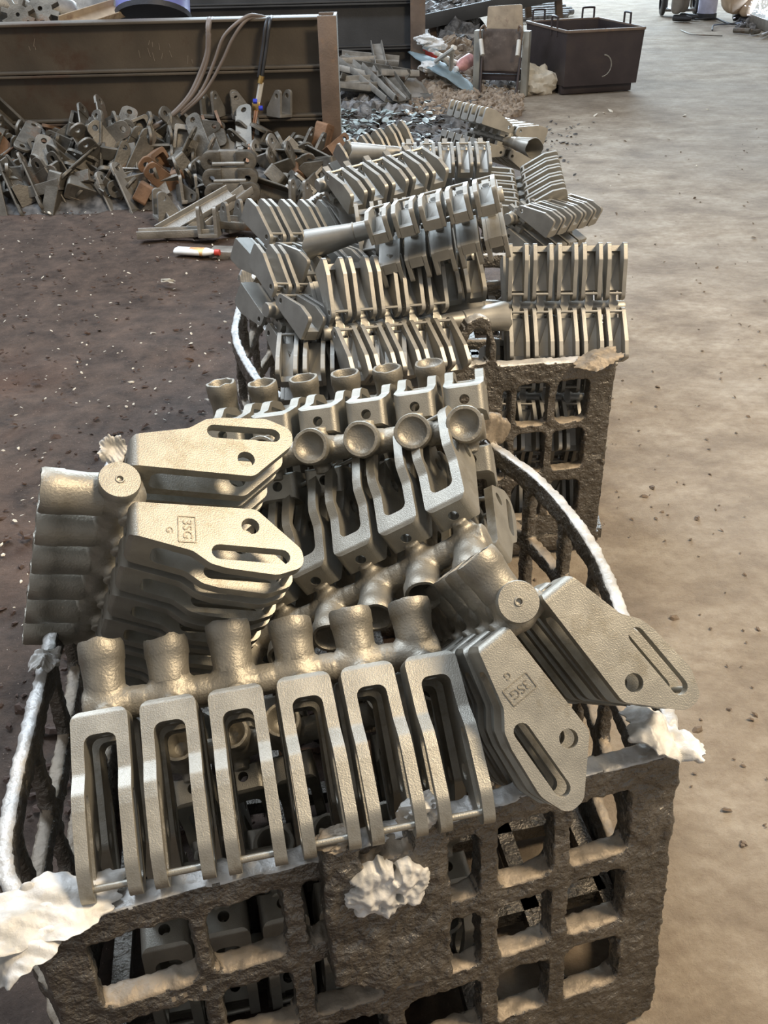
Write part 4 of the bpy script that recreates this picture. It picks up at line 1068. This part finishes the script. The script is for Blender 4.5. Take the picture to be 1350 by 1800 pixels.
# ------------------------------------------------------------------ hoses and torch
def on(px, py, y_): d = ray(px, py); return CP+d*((y_-CP.y)/d.y)
t = empty('rubber_hose', on(370, 38, 6.4)); tag(t, 'pair of brown rubber hoses draped over the top near beam and down to the scrap', 'hose')
YB = 6.31
for k, off in enumerate((0, 5)):
    pts = [on(378-off, 42, 6.52), on(372-off+1, 33, 6.43), on(368-off*.6, 45, YB), on(366-off*.6+1, 90, YB-.02), on(356-off, 130, YB-.03), on(335-off*.8, 170, YB-.06), on(300-off*.4, 205, YB-.10), on(262, 226+off, YB-.14)]
    bm = bm_new(); add_tube(bm, catmull(pts, 8), .0125, 8); o = link('hose', fin(bm, 'h', 80), M['rubber'], None); inplace(o, t)
t = empty('looped_hose', on(440, 30, 6.4)); tag(t, 'looped rubber hose arching from the beam top to the torch hoses', 'hose')
for k, off in enumerate((0, 14)):
    pts = [on(478, 36, 6.45), on(455, 28+k*3, 6.40), on(432, 30+k*6, YB), on(395+off, 62+k*6, YB-.02), on(378+off, 105, YB-.03), on(362+off*.6, 145, YB-.04), on(345+off*.4, 172, YB-.06), on(318, 196+k*5, YB-.08)]
    bm = bm_new(); add_tube(bm, catmull(pts, 8), .0105, 8); o = link('hose', fin(bm, 'h', 80), M['rubber'], None); inplace(o, t)
bm = bm_new(); add_tube(bm, catmull([on(482, 34, 6.45), on(520, 36, 6.47), on(555, 40, 6.47)], 8), .009, 8); o = link('hose', fin(bm, 'h', 80), M['rubber']); inplace(o, t)
t = empty('cutting_torch', on(455, 180, 6.25)); tag(t, 'brass and copper cutting torch hanging from two dark hoses against the beam wall', 'torch')
for k, off in enumerate((0, 6)):
    pts = [on(486-off*.3, 42, 6.50), on(478, 30, 6.43), on(474-off, 40, YB), on(468-off, 85, YB-.02), on(462-off, 125, YB-.03), on(460-off+1, 135, YB-.03)]
    bm = bm_new(); add_tube(bm, catmull(pts, 8), .0105, 8); o = link('hose', fin(bm, 'h', 80), M['rubberk']); inplace(o, t)
YT = YB-.03
bm = bm_new(); add_rod(bm, on(460, 133, YT), on(457, 146, YT), .018, 8); o = link('hose_fitting', fin(bm, 'f'), M['brass']); inplace(o, t)
bm = bm_new(); add_rod(bm, on(458, 145, YT), on(452, 180, YT), .012, 8); add_rod(bm, on(461, 145, YT), on(455, 180, YT), .010, 8); o = link('handle', fin(bm, 'f'), M['pipe']); inplace(o, t)
bm = bm_new(); add_box(bm, on(451, 187, YT), (.05, .035, .05), bev=.006); o = link('valve_block', fin(bm, 'f'), M['brass']); inplace(o, t)
for px, py in ((448, 178), (458, 190)):
    bm = bm_new(); add_rod(bm, on(px-3, py, YT-.02), on(px+4, py, YT-.02), .014, 8); o = link('valve_knob', fin(bm, 'f'), M['bluek']); inplace(o, t)
bm = bm_new(); add_rod(bm, on(449, 192, YT), on(431, 300, YT-.42), .007, 8); add_rod(bm, on(453, 192, YT), on(434, 300, YT-.42), .007, 8); o = link('gas_tube', fin(bm, 'f'), M['copper']); inplace(o, t)
bm = bm_new(); add_rod(bm, on(436, 304, YT-.42), on(423, 306, YT-.43), .013, 10, .009); o = link('nozzle', fin(bm, 'f'), M['brass']); inplace(o, t)

# ------------------------------------------------------------------ people and welding corner
def skin_fig(name, joints, bones, root, mt, parent, lev=2):
    me = bpy.data.meshes.new(name); me.from_pydata([j[0] for j in joints], bones, [])
    o = bpy.data.objects.new('tmp', me); COL.objects.link(o)
    o.modifiers.new('s', 'SKIN')
    for i, j in enumerate(joints):
        sv = me.skin_vertices[0].data[i]; sv.radius = (j[1], j[1] if len(j) < 3 else j[2]); sv.use_root = (i == root)
    sd = o.modifiers.new('d', 'SUBSURF'); sd.levels = lev; sd.render_levels = lev
    r = bpy.data.meshes.new_from_object(o.evaluated_get(bpy.context.evaluated_depsgraph_get())); bpy.data.objects.remove(o)
    for f in r.polygons: f.use_smooth = True
    r.materials.append(mt); return link(name, r, None, parent)
def head_mesh():
    bm = bm_new(); bmesh.ops.create_icosphere(bm, subdivisions=3, radius=.1)
    for v in bm.verts:
        v.co.x *= .80; v.co.y *= .98; v.co.z *= 1.18
        if v.co.z < -.03: v.co.x *= .85; 
        n = Vector((v.co.x/.03, (v.co.z+.005)/.035)); 
        if v.co.y < -.05: v.co.y -= .022*math.exp(-(v.co.x/.014)**2-((v.co.z+.012)/.02)**2)
        if v.co.y < -.04: v.co.y += .008*math.exp(-((abs(v.co.x)-.032)/.014)**2-((v.co.z-.012)/.012)**2)
    for s in (-1, 1): add_box(bm, (s*.083, .005, -.005), (.012, .03, .05), bev=.004)
    return fin(bm, 'head', 60)
def hand(parent, p, d, mt):
    bm = bm_new(); d = Vector(d).normalized(); q = d.to_track_quat('Z', 'Y').to_matrix()
    add_box(bm, Vector(p)+d*.04, (.075, .028, .085), q, .008)
    for k in range(4):
        a = Vector(p)+d*.08+q @ Vector(((k-1.5)*.019, 0, 0)); L_ = (.062, .072, .068, .052)[k]
        b = a+d*L_*.5+q @ Vector((0, -.012, 0)); c = b+d*L_*.5+q @ Vector((0, -.02, 0)); add_rod(bm, a, b, .0085, 7, .008); add_rod(bm, b, c, .008, 7, .0065)
    a = Vector(p)+d*.02+q @ Vector((.036, 0, 0)); add_rod(bm, a, a+d*.045+q @ Vector((.03, -.01, 0)), .010, 7, .008)
    link('hand', fin(bm, 'hand'), mt, parent)
g = at(1192, 36, 0)
t = empty('person', (g.x, g.y, 0)); t.rotation_euler = (0, 0, .9); tag(t, 'person in grey work trousers and dark shoes standing by the wheeled cylinder cart', 'person')
J = [((0, 0, .95), .15, .11), ((.09, 0, .86), .10), ((.10, -.01, .50), .085), ((.10, .0, .07), .080), ((-.09, 0, .86), .10), ((-.10, -.01, .50), .085), ((-.10, .0, .07), .080)]
skin_fig('trousers', J, [(0, 1), (1, 2), (2, 3), (0, 4), (4, 5), (5, 6)], 0, M['trouser'], t)
J = [((0, 0, .98), .15, .11), ((0, 0, 1.18), .15, .105), ((0, .01, 1.36), .17, .10), ((0, .01, 1.48), .06), ((0, 0, 1.56), .05), ((.19, .01, 1.40), .062), ((.24, .0, 1.12), .048), ((.24, -.12, .90), .035), ((-.19, .01, 1.40), .062), ((-.24, .0, 1.12), .048), ((-.24, -.12, .90), .035)]
skin_fig('body', J, [(0, 1), (1, 2), (2, 3), (3, 4), (2, 5), (5, 6), (6, 7), (2, 8), (8, 9), (9, 10)], 0, M['trouser'], t)
hm = head_mesh(); hm.materials.append(M['skin']); link('head', hm, parent=t, mw=Matrix.Translation((0, -.02, 1.66)))
bm = bm_new(); bmesh.ops.create_icosphere(bm, subdivisions=3, radius=.107)
for v in bm.verts: v.co.x *= .82; v.co.z = v.co.z*1.18; v.co.y += .012
bmesh.ops.delete(bm, geom=[v for v in bm.verts if v.co.z < .02 and v.co.y < .03 or v.co.z < -.07 or (v.co.y < -.06 and v.co.z < .06)], context='VERTS'); link('hair', fin(bm, 'hair'), M['hair'], t, mw=Matrix.Translation((0, -.02, 1.66)))
for s in (-1, 1):
    hand(t, (s*.24, -.13, .88), (0, -.4, -1), M['skin'])
    bm = bm_new(); add_lathe(bm, [(-.03, .03), (-.02, .048), (.06, .05), (.16, .045), (.21, .03), (.225, .01)], 14, Matrix.Rotation(PI/2, 4, 'X') @ Matrix.Identity(4))
    for v in bm.verts: v.co.z = v.co.z*.8+.04; v.co.z = max(v.co.z, .002)
    o = link('shoe', fin(bm, 's'), M['shoe'], t); o.location = (s*.105, 0.0, 0)
# crouching person
g = at(1280, 40, 0)
t = empty('person', (g.x, g.y, 0)); t.rotation_euler = (0, 0, 1.5); tag(t, 'person in tan work clothes crouching at the welding sparks', 'person')
J = [((0, .14, .25), .26, .22), ((.13, .04, .26), .17), ((.17, -.26, .42), .12), ((.15, -.12, .07), .085), ((-.13, .04, .26), .17), ((-.17, -.26, .42), .12), ((-.15, -.12, .07), .085), ((0, .08, .52), .21, .16), ((0, -.10, .78), .20, .14), ((0, -.16, .90), .06), ((0, -.20, .97), .05),
     ((.19, -.12, .80), .085), ((.24, -.34, .60), .06), ((.08, -.52, .45), .042), ((-.19, -.12, .80), .085), ((-.24, -.34, .60), .06), ((-.08, -.52, .45), .042)]
skin_fig('body', J, [(0, 1), (1, 2), (2, 3), (0, 4), (4, 5), (5, 6), (0, 7), (7, 8), (8, 9), (9, 10), (8, 11), (11, 12), (12, 13), (8, 14), (14, 15), (15, 16)], 0, M['tancloth'], t)
link('head', hm, parent=t, mw=Matrix.Translation((0, -.25, 1.06)) @ Matrix.Rotation(.5, 4, 'X'))
bm = bm_new(); bmesh.ops.create_icosphere(bm, subdivisions=3, radius=.107)
for v in bm.verts: v.co.x *= .82; v.co.z = v.co.z*1.18; v.co.y += .012
bmesh.ops.delete(bm, geom=[v for v in bm.verts if v.co.z < .02 and v.co.y < .03 or v.co.z < -.07], context='VERTS'); link('hair', fin(bm, 'hair'), M['hair'], t, mw=Matrix.Translation((0, -.25, 1.06)) @ Matrix.Rotation(.5, 4, 'X'))
for s in (-1, 1):
    hand(t, (s*.075, -.53, .44), (-s*.1, -1, -.4), M['skin'])
    bm = bm_new(); add_lathe(bm, [(-.03, .03), (-.02, .048), (.06, .05), (.16, .045), (.21, .03), (.225, .01)], 14, Matrix.Rotation(PI/2, 4, 'X'))
    for v in bm.verts: v.co.z = max(v.co.z*.8+.04, .002)
    o = link('shoe', fin(bm, 's'), M['shoe'], t); o.location = (s*.15, -.12, 0)
# cylinder cart
g = at(1208, 27, 0)
t = empty('cylinder_cart', (g.x, g.y, 0)); t.rotation_euler = (0, 0, -.15); tag(t, 'two-wheeled cart carrying a gas cylinder beside the standing person', 'cart')
for s in (-1, 1):
    x = s*.22-.12
    bm = bm_new(); V_ = 28; mwv = Matrix.Translation((x, 0, .22)) @ Matrix.Rotation(PI/2, 4, 'Y')
    add_lathe(bm, [(-.035, .15), (-.03, .20), (-.015, .22), (.015, .22), (.03, .20), (.035, .15)], V_, mwv, cap0=False, cap1=False); wl = link('wheel', fin(bm, 'w'), M['rubberk'], t)
    bm = bm_new(); add_lathe(bm, [(-.02, .02), (-.02, .045), (.02, .045), (.02, .02)], 14, mwv)
    for k in range(5):
        a = 2*PI*k/5; add_rod(bm, (x, .03*math.cos(a), .22+.03*math.sin(a)), (x, .155*math.cos(a), .22+.155*math.sin(a)), .014, 6)
    link('hub', fin(bm, 'h'), M['oldsteel'], wl)
bm = bm_new(); add_rod(bm, (-.38, 0, .22), (.14, 0, .22), .015, 8); add_box(bm, (-.12, -.05, .08), (.4, .3, .03), bev=.004); add_rod(bm, (-.28, .06, .08), (-.28, .2, 1.1), .015, 8); add_rod(bm, (.04, .06, .08), (.04, .2, 1.1), .015, 8); add_rod(bm, (-.28, .2, 1.1), (.04, .2, 1.1), .015, 8)
link('frame', fin(bm, 'f'), M['oldsteel'], t)
g = at(1241, 33, 0)
t = empty('gas_cylinder', (g.x, g.y, 0)); tag(t, 'pale lilac gas cylinder standing right of the cart wheels', 'cylinder')
bm = bm_new(); add_lathe(bm, [(.0, .115), (.03, .12), (1.15, .12), (1.25, .10), (1.32, .05), (1.36, .03)], 24); link('cylinder_body', fin(bm, 'c'), M['cyl'], t)
bm = bm_new(); add_lathe(bm, [(0.0, .128), (.07, .128)], 24); link('foot_ring', fin(bm, 'c'), M['shoe'], t)
bm = bm_new(); add_lathe(bm, [(1.36, .025), (1.42, .02)], 10); link('valve', fin(bm, 'c'), M['brass'], t)
# cable, wire, welded beam, sparks
bm = bm_new(); add_tube(bm, catmull([at(1200, 28, .02), at(1225, 34, .02), at(1255, 32, .02), at(1285, 42, .02), at(1310, 38, .03), at(1350, 36, .04)], 8), .013, 6); o = link('welding_cable', fin(bm, 'c', 80), M['rubberk']); tag(o, 'dark welding cable on the floor behind the crouching person', 'cable')
bm = bm_new(); add_tube(bm, catmull([at(1252, 53, .01), at(1254, 45, .02), at(1265, 43, .02), at(1300, 41, .02)], 8), .010, 6); o = link('bent_rod', fin(bm, 'c', 80), M['rubberk']); tag(o, 'bent dark rod hooked at its end in front of the crouching person', 'rod')
bm = bm_new(); add_tube(bm, catmull([at(1197, 53, .006), at(1215, 60, .006), at(1240, 62, .006), at(1270, 63, .006)], 8), .006, 6); o = link('thin_wire', fin(bm, 'c', 80), M['oldsteel']); tag(o, 'thin bent wire lying on the far concrete', 'wire')
a, b = at(1298, 36, .0), at(1365, 62, .0); dd = b-a
me = channel_piece(dd.length+.3, .22, .12); me.materials.append(M['oldlight']); o = link('welded_channel', me); o.location = (a+b)/2+Vector((.1, .1, .0)); o.rotation_euler = (0, 0, math.atan2(dd.y, dd.x)); tag(o, 'wide grey steel channel being welded at the right edge', 'channel')
for k, (x0, y0, x1, y1, r_, lb) in enumerate([(1290, 53, 1318, 55, .03, 'short dark rod end in front of the welded channel'), (1322, 57, 1334, 55, .028, 'stub of round bar right of the short rod'), (1338, 63, 1352, 57, .02, 'pale rod at the right edge below the channel')]):
    bm = bm_new(); add_rod(bm, at(x0, y0, .03), at(x1, y1, .03), r_, 8); o = link('rod_stub', fin(bm, 'r'), M['oldlight' if k == 2 else 'oldsteel']); tag(o, lb, 'rod')
rock_heap('weld_scrap', (1295, 1330, 38, 50), 40, .045, .01, M['char'], 'small grey scrap under the welding sparks', 31, 'scrap')
bm = bm_new(); rs = random.Random(4); wc = at(1340, 24, .12)
for _ in range(110):
    a = rs.uniform(0, 6.28); e = rs.uniform(-.2, 1.2); L_ = abs(rs.gauss(0, .28)); d = Vector((math.cos(a)*math.cos(e), math.sin(a)*math.cos(e), math.sin(e)))
    p = wc+d*L_; p.z = max(p.z, .02); add_rod(bm, p, p+d*rs.uniform(.01, .05), .0025, 4)
o = link('welding_sparks', fin(bm, 's', smooth=False), M['spark']); tag(o, 'bright bluish-white welding sparks at the right edge', 'sparks', kind='stuff')
pl = bpy.data.lights.new('welding_arc', 'POINT'); pl.energy = 14; pl.color = (.6, .75, 1); pl.shadow_soft_size = .05
o = bpy.data.objects.new('welding_arc', pl); COL.objects.link(o); o.location = wc+Vector((0, -.05, .12))
